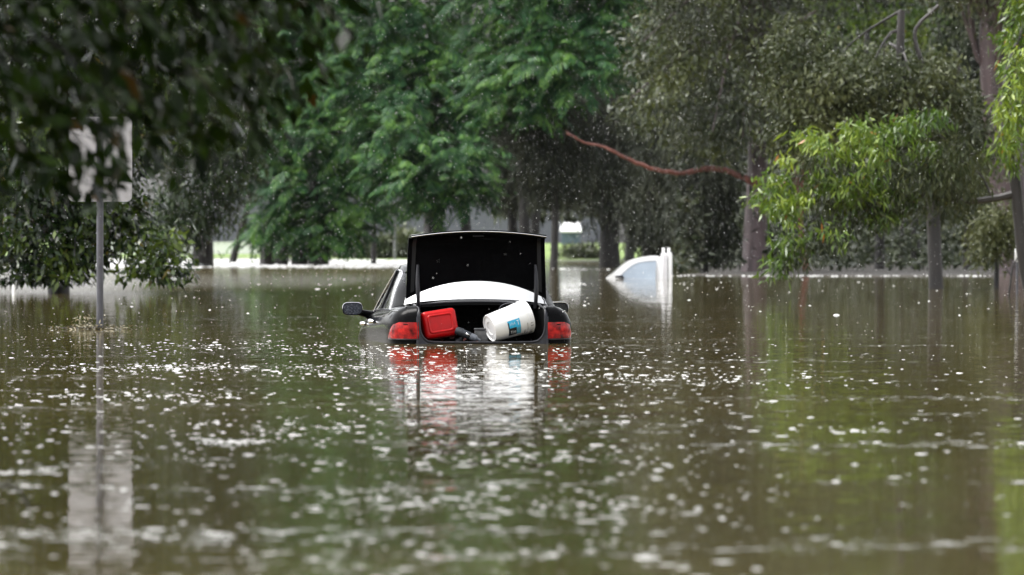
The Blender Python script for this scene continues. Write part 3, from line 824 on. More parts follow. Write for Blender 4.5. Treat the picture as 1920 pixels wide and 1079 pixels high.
# roof, pillars
RG_B = [(-.665, .70, .352), (-.50, .655, .380), (-.25, .615, .398), (0, .60, .404), (.25, .615, .398), (.50, .655, .380), (.665, .70, .352)]
RG_T = [(-.535, 1.26, .672), (-.40, 1.225, .690), (-.2, 1.205, .706), (0, 1.20, .712), (.2, 1.205, .706), (.40, 1.225, .690), (.535, 1.26, .672)]
rb, rt = catmull(RG_B, 25), catmull(RG_T, 25)
rf = MB()
RF = [(-.54, 2.18, .690), (-.3, 2.24, .728), (0, 2.26, .742), (.3, 2.24, .728), (.54, 2.18, .690)]
rfc = catmull(RF, 25)
rows_ = []
for t in np.linspace(0, 1, 9):
    rows_.append([cz((a[0] * (1 - t) + b[0] * t, a[1] * (1 - t) + b[1] * t, a[2] * (1 - t) + b[2] * t + .055 * math.sin(math.pi * t) * (1 - .3 * (a[0] / .54) ** 2))) for a, b in zip(rt, rfc)])
rf.grid(rows_)
for s in (-1, 1):
    # rail between roof and side glass
    ra = [(s * .535, 1.26, .672), (s * .555, 1.5, .708), (s * .56, 1.8, .722), (s * .54, 2.18, .690)]
    rbm = [(s * .612, 1.30, .640), (s * .625, 1.5, .668), (s * .63, 1.8, .676), (s * .622, 2.2, .650)]
    rf.grid([[cz(p) for p in catmull(ra, 12)], [cz(p) for p in catmull([tuple((np.array(x) + np.array(y)) / 2 + np.array([s * .014, 0, .012])) for x, y in zip(ra, rbm)], 12)], [cz(p) for p in catmull(rbm, 12)]])
    # rear pillar
    c1 = [(s * .665, .70, .352), (s * .60, .98, .520), (s * .535, 1.26, .672)]
    c2 = [(s * .745, .78, .330), (s * .695, 1.02, .500), (s * .612, 1.30, .640)]
    c3 = [(s * .772, 1.02, .302), (s * .70, 1.22, .490), (s * .622, 1.40, .640)]
    rf.grid([[cz(p) for p in catmull(c, 9)] for c in (c1, c2, c3)])
    # front pillar and windscreen side
    f1 = [(s * .622, 2.2, .650), (s * .70, 2.62, .46), (s * .775, 3.05, .235)]
    f2 = [(s * .54, 2.18, .690), (s * .62, 2.68, .47), (s * .70, 3.15, .225)]
    rf.grid([[cz(p) for p in catmull(c, 9)] for c in (f1, f2)])
    # middle pillar
    rf.grid([[cz((s * .782, 1.92, .29)), cz((s * .782, 2.0, .29))], [cz((s * .640, 1.76, .668)), cz((s * .640, 1.83, .668))]])
rf.build('roof', M['paint'], car, weld=True, auto=50)
ws = MB()
wsb = catmull([(-.70, 3.15, .225), (0, 3.32, .24), (.70, 3.15, .225)], 15); wst = catmull([(-.54, 2.18, .690), (0, 2.26, .742), (.54, 2.18, .690)], 15)
ws.grid([[cz(p) for p in wsb], [cz(p) for p in wst]]); ws.build('windscreen', M['glass_dark'], car)
rg = MB()
rows_ = []
for t in np.linspace(0, 1, 8):
    rows_.append([cz((a[0] * (1 - t) + b[0] * t, a[1] * (1 - t) + b[1] * t - .012 * math.sin(math.pi * t), a[2] * (1 - t) + b[2] * t + .018 * math.sin(math.pi * t))) for a, b in zip(rb, rt)])
rg.grid(rows_); rg.build('rear_window', M['rear_glass'], car)
for s in (-1, 1):
    SW = [(s * .770, 1.00, .303), (s * .700, 1.21, .490), (s * .620, 1.39, .638), (s * .630, 1.6, .664), (s * .634, 1.9, .664), (s * .626, 2.2, .645), (s * .70, 2.6, .46), (s * .775, 3.0, .250), (s * .781, 2.3, .284), (s * .778, 1.6, .296)]
    bot = catmull([SW[0], SW[9], SW[8], SW[7]], 14); tp = catmull([SW[0], SW[1], SW[2]], 5)
    topc = catmull([SW[2], SW[3], SW[4], SW[5]], 14)
    m = MB(); rows_ = []
    for t in np.linspace(0, 1, 5):
        rows_.append([cz((a[0] * (1 - t) + b[0] * t - s * .002, a[1] * (1 - t) + b[1] * t, a[2] * (1 - t) + b[2] * t)) for a, b in zip(bot, topc)])
    m.grid(rows_); sw = m.build('side_window', M['glass_dark'], car)
    m = MB(); loop = [cz((p[0] + s * .004, p[1], p[2])) for p in list(catmull(SW + [SW[0]], 60))]
    m.tube(loop, .0085, 6); m.build('window_trim', M['chrome'], sw)
    m = MB(); m.tube([cz((s * .787, 1.95, .285)), cz((s * .715, 1.86, .48)), cz((s * .645, 1.79, .662))], .012, 6); m.build('pillar_strip', M['rubber'], sw)
    # mirror
    m = MB()
    prof = []
    for a in np.linspace(0, 2 * math.pi, 20, endpoint=False):
        x = math.copysign(abs(math.cos(a)) ** .55, math.cos(a)); z = math.copysign(abs(math.sin(a)) ** .6, math.sin(a)); prof.append((x, z))
    rows_ = []
    for dy, kx in ((0, .96), (.012, 1.0), (.05, .97), (.09, .8), (.115, .45), (.12, .02)):
        rows_.append([cz((s * (.995 + .098 * kx * x), 2.80 + dy, .290 + .064 * kx * z)) for x, z in prof])
    m.grid(rows_, closed=True)
    m.tube([cz((s * .80, 2.90, .225)), cz((s * .87, 2.88, .243)), cz((s * .95, 2.86, .262))], [.045, .035, .03], 8)
    mr = m.build('side_mirror', M['paint'], car, weld=True, auto=60)
    m = MB(); m.add([cz((s * (.995 + .088 * x), 2.797, .290 + .054 * z)) for x, z in prof], [tuple(range(20))])
    m.build('mirror_glass', plain('beaded_mirror_glass', (.035, .04, .055), .25, vary=.6, scale=60) if s < 0 else M['glass_dark'], mr)
    m = MB(); m.tube([cz((s * (.995 + .096 * x), 2.796, .290 + .062 * z)) for x, z in prof if z > -.2][:13], .004, 5); m.build('mirror_rim', M['chrome'], mr)
    # door handles
    for u in (1.55, 2.55):
        m = MB(); i = int(np.argmin(abs(outl[:, 0] - u) + (outl[:, 1] < .8) * 9)); q = body_pt(i, 4)
        m.tube([cz((s * (q[0] + .004), u - .10, q[2] + .005)), cz((s * (q[0] + .026), u - .07, q[2] + .008)), cz((s * (q[0] + .03), u, q[2] + .008)), cz((s * (q[0] + .026), u + .07, q[2] + .008)), cz((s * (q[0] + .004), u + .10, q[2] + .005))], [.012, .02, .022, .02, .012], 9)
        m.build('door_handle', M['chrome'], car)

    # lamp cluster wrapped round the corner
    def lamp(w0, w1, i0, i1, off, mat, name, par, slant=0.0):
        mm = MB(); rr_ = []
        for i in range(i0, i1 + 1):
            u, v = outl[i]; n = outn[i]; col = []
            top_ = w1 - slant * max(0, (i - i0) / (i1 - i0) - .30) ** 1.5
            for j in range(5):
                w = w0 + (top_ - w0) * j / 4
                ins = float(np.interp(w - w_sh(u), [p[0] for p in SEC], [p[1] for p in SEC]))
                o = off - (0.006 if j in (0, 4) or i in (i0, i1) else 0)
                col.append(cz((s * (v - n[1] * (ins - o)), u - n[0] * (ins - o), w)))
            rr_.append(col)
        vin = .583 if s < 0 else .600
        rr_.insert(0, [cz((s * vin, q_[1] - G * 0 if False else -.004 - off * .6, q_[2] - G)) for q_ in rr_[0]])
        mm.grid(rr_)
        return mm.build(name, mat, par, auto=60)
    i1 = int(np.argmin(abs(outl[:, 0] - .27)))
    lp = lamp(.048, .197, 1, i1, .007, M['lens'], 'tail_lamp', car, .23)
    lamp(.036, .046, 1, i1, .008, M['rubber'], 'lamp_surround', lp)
    # grey panel strip between lamp and boot opening
    m = MB()
    m.grid([[cz((s * .606, -.001, w)), cz((s * .598, -.007, w)), cz((s * .580, -.006, w))] for w in np.linspace(-.06, .25, 8)])
    m.build('jamb_panel', M['greypaint'], car)
    m = MB(); e = [cz(body_pt(i, 5 if i > 6 else 6)) for i in range(3, 22)]
    m.tube([(s * p[0], p[1] - .002, p[2] + .004) for p in e], .0035, 5); m.build('shoulder_glint', M['chrome'], car)  # bright tube added for the light reflected along the shoulder edge

# frame of the boot opening with its rubber seal
loopL = [(-.578, .60, .352), (-.580, .36, .336), (-.580, .12, .325), (-.580, .035, .30), (-.578, .004, .24), (-.575, -.004, .15), (-.560, -.006, .085), (-.52, -.008, .035), (-.46, -.010, .016), (-.25, -.012, .012), (0, -.013, .012)]
lc = catmull(loopL, 40)
loop = [tuple(p) for p in lc] + [(-p[0], p[1], p[2]) for p in lc[::-1][1:]]
m = MB(); m.tube([cz(p) for p in loop], .011, 8); m.build('boot_seal', M['rubber'], car)
m = MB()
outr = []
for p in loop:
    if p[2] > .3 and p[1] > .03: outr.append((p[0] * 1.03, p[1], p[2] - .01))
    elif p[2] > .06: outr.append((math.copysign(.604, p[0]), p[1] + .004, p[2]))
    else: outr.append((p[0] * 1.06, p[1], -.10))
m.grid([[cz(p) for p in loop], [cz((p[0], p[1] + .003, p[2])) for p in outr]])
m.build('boot_frame', M['greypaint'], car)
bm_ = MB(); bm_.grid([[cz((v, -.03 + .05 * (abs(v) / .62) ** 4, w)) for v in np.linspace(-.62, .62, 15)] for w in (-.5, -.2, -.06, -.012)])
bm_.grid([[cz((v, -.03 + .05 * (abs(v) / .62) ** 4, -.012)) for v in np.linspace(-.62, .62, 15)], [cz((v, -.002, .003)) for v in np.linspace(-.62, .62, 15)]])
bm_.build('bumper', M['greypaint'], car)
# boot well
m = MB()
fl = .006
m.add([cz(p) for p in ((-.57, 0, fl), (.57, 0, fl), (.57, 1.0, fl), (-.57, 1.0, fl), (-.57, 0, .10), (.57, 0, .10), (.57, .58, .34), (-.57, .58, .34), (.57, 1.0, .33), (-.57, 1.0, .33), (-.57, .02, .31), (.57, .02, .31))],
      [(0, 1, 2, 3), (2, 8, 9, 3), (6, 7, 9, 8), (0, 3, 9, 7, 10), (1, 11, 6, 8, 2)])
m.build('boot_well', M['liner'], car, smooth=False)
# parcel shelf edge between glass and opening
m = MB()
pf = catmull([(-.60, .60, .352), (-.3, .535, .374), (0, .52, .380), (.3, .535, .374), (.60, .60, .352)], 25)
rbs = catmull([(-.655, .70, .350), (-.3, .622, .392), (0, .60, .402), (.3, .622, .392), (.655, .70, .350)], 25)
m.grid([[cz((p[0], p[1] - .004, p[2] - .03)) for p in pf], [cz(p) for p in pf], [cz(p) for p in rbs]])
m.build('rear_cowl', M['paint'], car)
m = MB(); m.tube([cz((p[0], p[1] - .008, p[2] - .002)) for p in pf], .006, 6); m.build('cowl_trim', M['rubber'], car)

# the raised lid
def lid_pt(v, t, off):
    a = v / .64
    w0 = .570 - .17 * abs(a) ** 2.2
    prof = catmull([(.605, w0), (.60, .60 + (w0 - .57) * .5), (.585, .78), (.565, .925), (.53, .985), (.45, 1.005), (.31, 1.012)], 21)
    i = t * 20; k = min(int(i), 19); f = i - k
    p = prof[k] * (1 - f) + prof[k + 1] * f
    q = prof[k + 1] - prof[k]; q /= np.linalg.norm(q)
    nrm = np.array([q[1], -q[0]])              # away from the rear of the car
    crown = -.050 * a * a * t ** 1.5
    vv = v * (1.02 - .045 * t)
    return (vv, p[0] + nrm[0] * off + .03 * a * a, p[1] + nrm[1] * off + crown)


vsl = np.linspace(-.64, .64, 21)
m = MB()
m.grid([[cz(lid_pt(v, t, 0.0)) for v in vsl] for t in np.linspace(0, 1, 21)])
m.build('boot_lid_lining', M['lid_in'], None, auto=60)
lin = bpy.data.objects['boot_lid_lining']
m = MB()
inner = [[cz(lid_pt(v, t, 0.004)) for v in vsl] for t in np.linspace(0, 1, 21)]
outer = [[cz(lid_pt(v, t, 0.030)) for v in vsl] for t in np.linspace(0, 1, 21)]
m.grid(outer)
m.grid([inner[0], outer[0]]); m.grid([inner[-1], outer[-1]])
m.grid([[r[0] for r in inner], [r[0] for r in outer]]); m.grid([[r[-1] for r in inner], [r[-1] for r in outer]])
lid = m.build('boot_lid', M['paint'], car, auto=50)
lin.parent = lid
m = MB(); m.tube([cz(lid_pt(v, 1.0, .016)) for v in vsl], .0045, 6); m.build('lid_edge_glint', M['chrome'], lid)  # bright tube put in for the reflection on the lid's top edge
m = MB(); m.box(cz((0, .40, .986)), (.10, .04, .012)); m.build('lid_latch', M['rubber'], lid, bevel=.004)
for s in (-1, 1):
    m = MB()
    m.tube([cz((s * .545, .585, .72)), cz((s * .548, .57, .65)), cz((s * .55, .545, .56)), cz((s * .548, .53, .46)), cz((s * .545, .535, .38)), cz((s * .54, .56, .32))], [.012, .017, .020, .020, .018, .016], 9)
    m.build('lid_hinge', M['rubber'], lid)
for s in (-1, 1):
    m = MB(); m.grid([[cz(lid_pt(s * v, t, -.006)) for v in (.565, .580, .600)] for t in np.linspace(.06, .78, 12)])
    m.build('lid_side_rib', plain('lid_rib', (.006, .006, .008), .5, spec=.3), lid)
    for v0 in (.16, .40):
        m = MB(); m.grid([[cz(lid_pt(s * v, t, -.004)) for v in np.linspace(v0, v0 + .12, 5)] for t in (.800, .812)])
        m.build('lid_slot', plain('lid_slot', (.02, .02, .024), .5, spec=.4), lid)
m = MB()
m.tube([cz((.60, .50, .42)), cz((.615, .45, .39)), cz((.61, .36, .36)), cz((.62, .25, .35)), cz((.60, .12, .33)), cz((.595, .05, .29))], .006, 6)
m.build('wiring', M['rubber'], car)

# ---------------------------------------------------------------- things in the boot
CARM = Matrix.Translation(car.location) @ Matrix.Rotation(R(5.6), 4, 'Z')


def in_car(v, u, w): return CARM @ Vector((v, u, w + G))


def rbox(sx, sy, sz, r, seg=5):
    """rounded box as a MB"""
    bm = bmesh.new(); bmesh.ops.create_cube(bm, size=1)
    for v in bm.verts: v.co = Vector((v.co.x * sx, v.co.y * sy, v.co.z * sz))
    bmesh.ops.bevel(bm, geom=bm.edges[:], offset=r, segments=seg, profile=.5, affect='EDGES')
    m = MB(); bm.verts.index_update()
    m.add([v.co.copy() for v in bm.verts], [tuple(v.index for v in f.verts) for f in bm.faces]); bm.free()
    return m


# red jerry can lying with its moulded side to the camera
p = in_car(-.385, .20, .176)
jc = empty('jerry_can', p); jc.rotation_euler = (R(-9), R(-8.5), R(16)); tag(jc, 'red plastic jerry can leaning at the left of the open boot', 'jerry can')
m = rbox(.325, .17, .255, .040); m.build('body', M['red_plastic'], jc, auto=70)
m = MB()
sq = [(-.115, -.080), (.115, -.080), (.115, .080), (-.115, .080)]
rr = []
def rsq(hx, hz, r, n=5):
    o = []
    for cx, cz_, a0 in ((hx - r, hz - r, 0), (-hx + r, hz - r, 90), (-hx + r, -hz + r, 180), (hx - r, -hz + r, 270)):
        for a in np.linspace(0, 90, n): o.append((cx + r * math.cos(R(a0 + a)), cz_ + r * math.sin(R(a0 + a))))
    return o
rings = [(rsq(.122, .088, .03), -.0852), (rsq(.118, .084, .028), -.094), (rsq(.106, .072, .022), -.094), (rsq(.100, .066, .02), -.0865)]
m.grid([[(x, y, z) for x, z in r_] for r_, y in rings], closed=True); m.build('moulded_panel', M['red_plastic'], jc, auto=70)
m = MB(); m.tube([(-.07, .08, .05), (-.06, .118, .05), (.03, .118, .05), (.05, .08, .05)], .014, 9); m.build('handle', M['red_plastic'], jc)
m = MB(); m.tube([(.10, .07, .07), (.105, .105, .085), (.105, .12, .09)], [.024, .024, .027], 14); m.build('cap', M['red_plastic'], jc)

# white bucket on its side
A0 = in_car(.075, .10, .138); A1 = in_car(.435, .22, .250)
ax = (A1 - A0).normalized(); Lb = .40
bk = empty('bucket', A0); bk.rotation_mode = 'QUATERNION'; bk.rotation_quaternion = ax.to_track_quat('Z', 'Y')
tag(bk, 'white plastic bucket with a cyan and black label lying on its side in the boot', 'bucket')
m = MB(); n = 40
def ringz(r, z): return [(r * math.cos(2 * math.pi * k / n), r * math.sin(2 * math.pi * k / n), z) for k in range(n)]
m.grid([ringz(r, z) for r, z in ((.002, .012), (.06, .012), (.062, .006), (.112, .008), (.117, .0), (.124, .0), (.128, .006), (.136, .12), (.145, .26), (.147, .268), (.151, .30), (.152, .33), (.156, .332), (.157, .342), (.153, .345), (.155, .375), (.160, .377), (.161, .388), (.155, .392), (.150, .388), (.140, .20), (.125, .02), (.002, .018))], closed=True)
m.build('shell', M['white_plastic'], bk, auto=35)

qi = bk.rotation_quaternion.inverted()
tc_ = qi @ Vector((.02, -1, .02)); pc = math.atan2(tc_.y, tc_.x)          # bearing that faces the camera
tu_ = qi @ Vector((0, 0, 1)); pu = math.atan2(tu_.y, tu_.x)                # bearing that faces up
sg_ = 1 if math.sin(pu - pc) > 0 else -1


def cone_patch(name, z0, z1, a0, a1, mat, par, off=.0012):
    """label patch on the bucket wall, angles in degrees above the camera-facing line"""
    mm = MB(); rr_ = []
    for z in np.linspace(z0, z1, 6):
        r = .1285 + (z - .006) * .067 + off
        rr_.append([(r * math.cos(pc + sg_ * R(a * 1.08 - (16 if off < .008 else 0))), r * math.sin(pc + sg_ * R(a * 1.08 - (16 if off < .008 else 0))), z) for a in np.linspace(a0, a1, 9)])
    mm.grid(rr_); return mm.build(name, mat, par)


cyan = plain('cyan_print', (.03, .42, .68), .4, vary=.15, scale=30); blk = plain('black_print', (.012, .012, .014), .4)
lcy = plain('pale_cyan_print', (.10, .34, .48), .4, vary=.2, scale=40); wpr = plain('white_print', (.75, .78, .80), .4); scf = plain('scuff_marks', (.34, .33, .31), .7, vary=.5, scale=40)
lab = cone_patch('label', .128, .250, -40, 18, cyan, bk)
cone_patch('black_print', .128, .206, -40, -9, blk, lab, .0020)
cone_patch('black_print', .126, .137, -9, 12, blk, lab, .0020)
cone_patch('pale_print', .209, .250, -38, -12, lcy, lab, .0020)
for z0, z1, a0, a1 in ((.150, .154, -31, -20), (.146, .160, -21, -19), (.165, .169, -32, -20), (.176, .180, -32, -20), (.181, .190, -27, -25), (.192, .197, -31, -21)):
    cone_patch('print_stroke', z0, z1, a0, a1, wpr, lab, .0028)
for z0, z1, a0, a1 in ((.150, .153, 0, 9), (.163, .167, 1, 10), (.176, .179, 0, 9), (.192, .196, 1, 10), (.226, .231, -4, 12), (.216, .240, 11, 13)):
    cone_patch('print_stroke', z0, z1, a0, a1, wpr, lab, .0028)
for z0, z1, a0, a1 in ((.285, .300, -52, -30), (.345, .372, -34, -31), (.345, .370, -24, -22), (.312, .318, -46, -20), (.27, .28, -66, -45)):
    cone_patch('scuff', z0, z1, a0, a1, scf, bk, .012 if z0 > .34 else .009 if z0 > .30 else .0022)
m = MB()
m.tube([(.172 * math.cos(pu - sg_ * -.75 + a), .172 * math.sin(pu - sg_ * -.75 + a), .36 - .17 * math.cos(a)) for a in np.linspace(-1.5, 1.5, 24)], .0032, 6)
m.build('bail_handle', M['galv'], bk)

# tool and clutter between them
a = in_car(-.235, .12, .125); b = in_car(-.015, .05, .030)
tl = empty('power_tool', in_car(-.12, .09, .012)); tag(tl, 'dark grey power tool lying between the red jerry can and the white bucket', 'tool')
tdir = (b - a).normalized(); o = tl.location
m = MB(); P_ = [a + (b - a) * t for t in (0, .02, .25, .30, .55, .60)]
m.tube([p - o for p in P_], [.022, .034, .040, .034, .036, .030], 12); m.build('body', plain('tool_casing', (.022, .025, .032), .45, vary=.5, scale=40), tl)
m = MB(); P_ = [a + (b - a) * t for t in (.60, .62, .82, .86, .88, 1.0)]
m.tube([p - o for p in P_], [.026, .034, .030, .022, .016, .010], 12); m.build('nose', plain('tool_nose', (.12, .13, .15), .4, vary=.4, scale=50), tl)
m = MB(); c0 = a + (b - a) * .35
m.tube([c0 - o + Vector((0, .02, 0)), c0 - o + Vector((-.04, .05, -.06)), c0 - o + Vector((-.07, .05, -.075))], [.022, .022, .026], 9); m.build('grip', M['rubber'], tl)
m = MB(); c1 = a + (b - a) * .42
m.tube([c1 - o + Vector((.0, -.036, .01)), c1 - o + Vector((.03, -.034, -.01))], [.010, .010], 8); m.build('badge', M['chrome'], tl)
rg_ = empty('rag', in_car(-.20, .30, .012)); tag(rg_, 'crumpled dark reddish cloth behind the power tool', 'cloth')
m = MB()
m.grid([[(x, y, .12 * math.exp(-((x + .02) ** 2 + y * y) * 60) + .025 * math.sin(x * 60 + y * 41)) for x in np.linspace(-.16, .2, 16)] for y in np.linspace(-.12, .12, 10)])
m.build('cloth', plain('dark_red_cloth', (.075, .018, .014), .9, vary=.6, scale=20), rg_)
bx_ = empty('grey_tub', in_car(.015, .26, .012)); tag(bx_, 'small grey tub tucked behind the base of the white bucket', 'tub')
m = rbox(.13, .10, .11, .012); m.v = [(p[0], p[1], p[2] + .055) for p in m.v]; m.build('body', plain('grey_tub', (.10, .10, .10), .5, vary=.3), bx_)
m = rbox(.14, .11, .018, .006); m.v = [(p[0], p[1], p[2] + .118) for p in m.v]; m.build('lid', plain('grey_tub_lid', (.06, .06, .065), .5), bx_)

# ---------------------------------------------------------------- the white ute
du = 151.0; ku = du / F; u0 = W(1139, 523, du)
ut = empty('ute', (W(1200, 523, du).x, du, -1.0)); tag(ut, 'white single-cab ute sunk to its window sills with its tray headboard above the water', 'ute')


def up_(px, py, y): return ((px - 1200) * ku, y, (523 - py) * ku + 1.0)


def taper(py): return max(0, (523 - py) / 43.0)


side = [(1118, 545), (1137, 523), (1152, 510), (1166, 498), (1179, 490), (1192, 485.5), (1208, 482), (1224, 480), (1236, 481), (1243, 485), (1246, 495), (1247, 510), (1247, 545)]
sc_ = [tuple(p) for p in catmull(side, 40)]
m = MB()
def hw(py): return .86 - .17 * min(1, taper(py)) ** 1.1
m.grid([[up_(x, y, 0.86 + f * hw(y)) for f in (-1, -.96, -.6, 0, .6, .96, 1)] for x, y in sc_])
for s in (-1, 1):
    m.grid([[up_(x, y, .86 + s * hw(y)), up_(min(x + 2, 1247), max(y, 545) if False else 523 + 10, .86 + s * .86)] for x, y in sc_])
m.build('cab', M['white_paint'], ut, weld=True, auto=50)
win = [(1160, 521.5), (1169, 511.5), (1178, 503.5), (1187, 497), (1198, 492.5), (1214, 490), (1231, 489.3), (1231, 500), (1230, 512), (1229, 523.5), (1200, 523.5), (1172, 523.0)]
for s in (-1, 1):
    m = MB(); wp = [up_(x, y, .86 + s * (hw(y) * (1 if True else 0) + .045 - .028 * min(1, taper(y)))) for x, y in win]
    m.add(wp + [up_(195 * 0 + 1198, 508, .86 + s * (hw(508) + .03))], [(i, (i + 1) % 12, 12) for i in range(12)])
    w_ = m.build('side_window', M['fog_glass'], ut)
    m = MB(); m.tube(wp + [wp[0]], .011, 5); m.build('window_seal', M['rubber'] if s > 0 else plain('pale_window_seal', (.30, .31, .33), .5), w_)
    m = MB(); m.tube([up_(1153.5, 519.5, .86 + s * 1.02), up_(1168, 519.0, .86 + s * 1.02)], [.030, .042], 8); m.tube([up_(1167, 519.5, .86 + s * 1.0), up_(1170, 521, .86 + s * .84)], .02, 6)
    m.build('side_mirror', M['rubber'], ut)
m = MB(); m.grid([[up_(x - 1.0, y - .9, .86 + f * hw(y)) for f in np.linspace(-.86, .86, 7)] for x, y in catmull([(1143, 517), (1152, 509), (1166, 497), (1176, 491.0)], 9)])
m.build('windscreen', plain('greenish_windscreen', (.03, .055, .05), .08, coat=1, vary=.2), ut)
m = MB()
def hb(x0, x1, y0, mi=0):
    rr_ = []
    for z, in_ in ((548, 0), (y0 + 4, 0), (y0 + 1.2, .8), (y0, 3.0)):
        rr_.append([up_(x0 + in_, z, -.06 + in_ * .02), up_(x1 - in_, z, -.06 + in_ * .02), up_(x1 - in_, z, 1.78 - in_ * .02), up_(x0 + in_, z, 1.78 - in_ * .02)])
    m.grid(rr_, closed=True); b_ = len(m.v); m.f.append((b_ - 4, b_ - 3, b_ - 2, b_ - 1)); m.m.append(0)
hb(1253.2, 1260, 473.5)
hbo = m.build('headboard', M['white_paint'], ut, auto=40)
m = MB(); hb(1242.5, 1251.5, 474.5); m.build('headboard_frame', plain('white_frame_paint', (.66, .65, .67), .4, vary=.06), ut, auto=40)
for x in (1245.5, 1255.5):
    for y in (.1, 1.6):
        m = MB(); m.tube([up_(x, 480, y), up_(x, 465, y)], .016, 8); m.build('pin', M['white_paint'], ut)

# ---------------------------------------------------------------- rain on the water
def domes(P, r, hgt, n=6):
    """low water domes: one small crown of quads per drop"""
    k = len(P); out = []
    ang = np.linspace(0, 2 * np.pi, n + 1)
    levels = [(1.0, 0.0), (.86, .55), (.45, .92), (.02, 1.0)]
    ex = (1 + 2.2 * RS.rand(k) ** 2)
    for j in range(n):
        for (ra, za), (rb_, zb) in zip(levels[:-1], levels[1:]):
            q = []
            for a, rr, z in ((ang[j], ra, za), (ang[j + 1], ra, za), (ang[j + 1], rb_, zb), (ang[j], rb_, zb)):
                q.append(np.stack([P[:, 0] + np.cos(a) * r * rr * ex, P[:, 1] + np.sin(a) * r * rr, P[:, 2] + hgt * z], 1))
            out.append(np.stack(q, 1))
    return np.concatenate(out)


def frustum_xy(n, d0, d1, mar=1.25):
    y = np.sqrt(RS.uniform(d0 ** 2, d1 ** 2, n)); x = RS.uniform(-1, 1, n) * .09 * y * mar
    return x, y


n = 78000
x, y = frustum_xy(n, 11, 118)
pxx = 960 + x / y * F
right = np.clip((pxx - 1150) / 500, 0, 1)
cl = np.sin(x * 2.1 + np.sin(y * .9)) + np.sin(y * 1.7 + x * .8) + RS.normal(size=n) * 1.1
kp = (cl > -1.3) & ~((np.abs(x + .45) < 1.15) & (y > 51.9) & (y < 57.5))
kp &= RS.rand(n) < np.clip(1.6 - y / 70, .12, 1)
kp &= RS.rand(n) > right * .62
kp &= RS.rand(n) < np.clip(.42 + (y - 16) / 45, .42, 1)
x, y = x[kp], y[kp]; n = len(x)
r = (.0030 + .0032 * np.clip((36 - y) / 18, 0, 1) + .0085 * RS.rand(n) ** 4) * np.clip(1.3 - y / 90, .45, 1)
tag(quads_mesh('rain_splashes', domes(np.stack([x, y, np.zeros(n) - .001], 1), r, r * (.16 + .30 * RS.rand(n) ** 2)), M['splash']), 'white splashes of raindrops over the water', 'splashes', kind='stuff')
# where squalls beat the surface white: dense flat flecks in patches
PP = []
for px, py, hx, hy, k_ in ((425, 830, 80, 5, 260), (760, 940, 270, 22, 520), (1120, 955, 200, 22, 330), (60, 886, 70, 5, 120), (620, 692, 620, 8, 900), (950, 706, 330, 6, 480), (230, 745, 260, 8, 420), (450, 650, 330, 9, 500),
                           (1620, 808, 55, 4, 90), (880, 660, 320, 9, 620), (560, 800, 230, 14, 300), (900, 860, 260, 14, 300), (1250, 715, 300, 12, 360), (300, 1000, 330, 16, 160), (840, 1030, 400, 20, 260), (330, 690, 300, 6, 360)):
    k_ = int(k_ * (.30 if py > 720 else .42))
    a_ = RS.normal(size=k_) * hx * .6 + px; b_ = RS.normal(size=k_) * hy * .7 + py
    d_ = F * H / (b_ - HY); PP.append(np.stack([(a_ - 960) / F * d_, d_, np.zeros(k_)], 1))
PP = np.concatenate(PP); PP = PP[~((np.abs(PP[:, 0] + .45) < 1.15) & (PP[:, 1] > 51.9) & (PP[:, 1] < 57.5))]
n = len(PP); r = .003 + .009 * RS.rand(n) ** 3
tag(quads_mesh('squall_flecks', domes(PP, r, r * (.15 + .22 * RS.rand(n))), M['splash']), 'pale patches where heavier rain beats the water surface', 'splashes', kind='stuff')
# foam: bigger bubbles on the middle water, and the froth along the drowned edge of the wood
n = 150
x, y = RS.uniform(-6, 9, n), RS.uniform(72, 150, n)
P = np.stack([x, y, np.zeros(n)], 1); r = .005 + .011 * RS.rand(n) ** 3
n2 = 130
px_ = RS.uniform(1258, 1860, n2); y2 = 164.5 + RS.normal(size=n2) * 1.2
P2 = np.stack([(px_ - 960) / F * y2, y2, np.zeros(n2)], 1); r2 = .008 + .018 * RS.rand(n2) ** 2.5
n3 = 24
px_ = RS.uniform(1030, 1150, n3); y3 = 208 + RS.normal(size=n3) * 3
P3 = np.stack([(px_ - 960) / F * y3, y3, np.zeros(n3)], 1); r3 = .010 + .02 * RS.rand(n3) ** 2
n4 = 3600      # white domes standing in for sky sheen on the open reach beyond the trees
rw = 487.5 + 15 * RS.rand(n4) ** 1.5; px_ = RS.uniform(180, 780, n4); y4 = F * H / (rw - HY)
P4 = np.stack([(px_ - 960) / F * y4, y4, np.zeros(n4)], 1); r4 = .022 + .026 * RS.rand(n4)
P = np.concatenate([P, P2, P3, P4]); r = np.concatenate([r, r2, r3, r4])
tag(quads_mesh('foam', domes(P, r, r * 1.0), M['foam']), 'white foam bubbles drifting on the water and along the edge of the wood, plus white domes for sky sheen on the far reach', 'foam', kind='stuff')

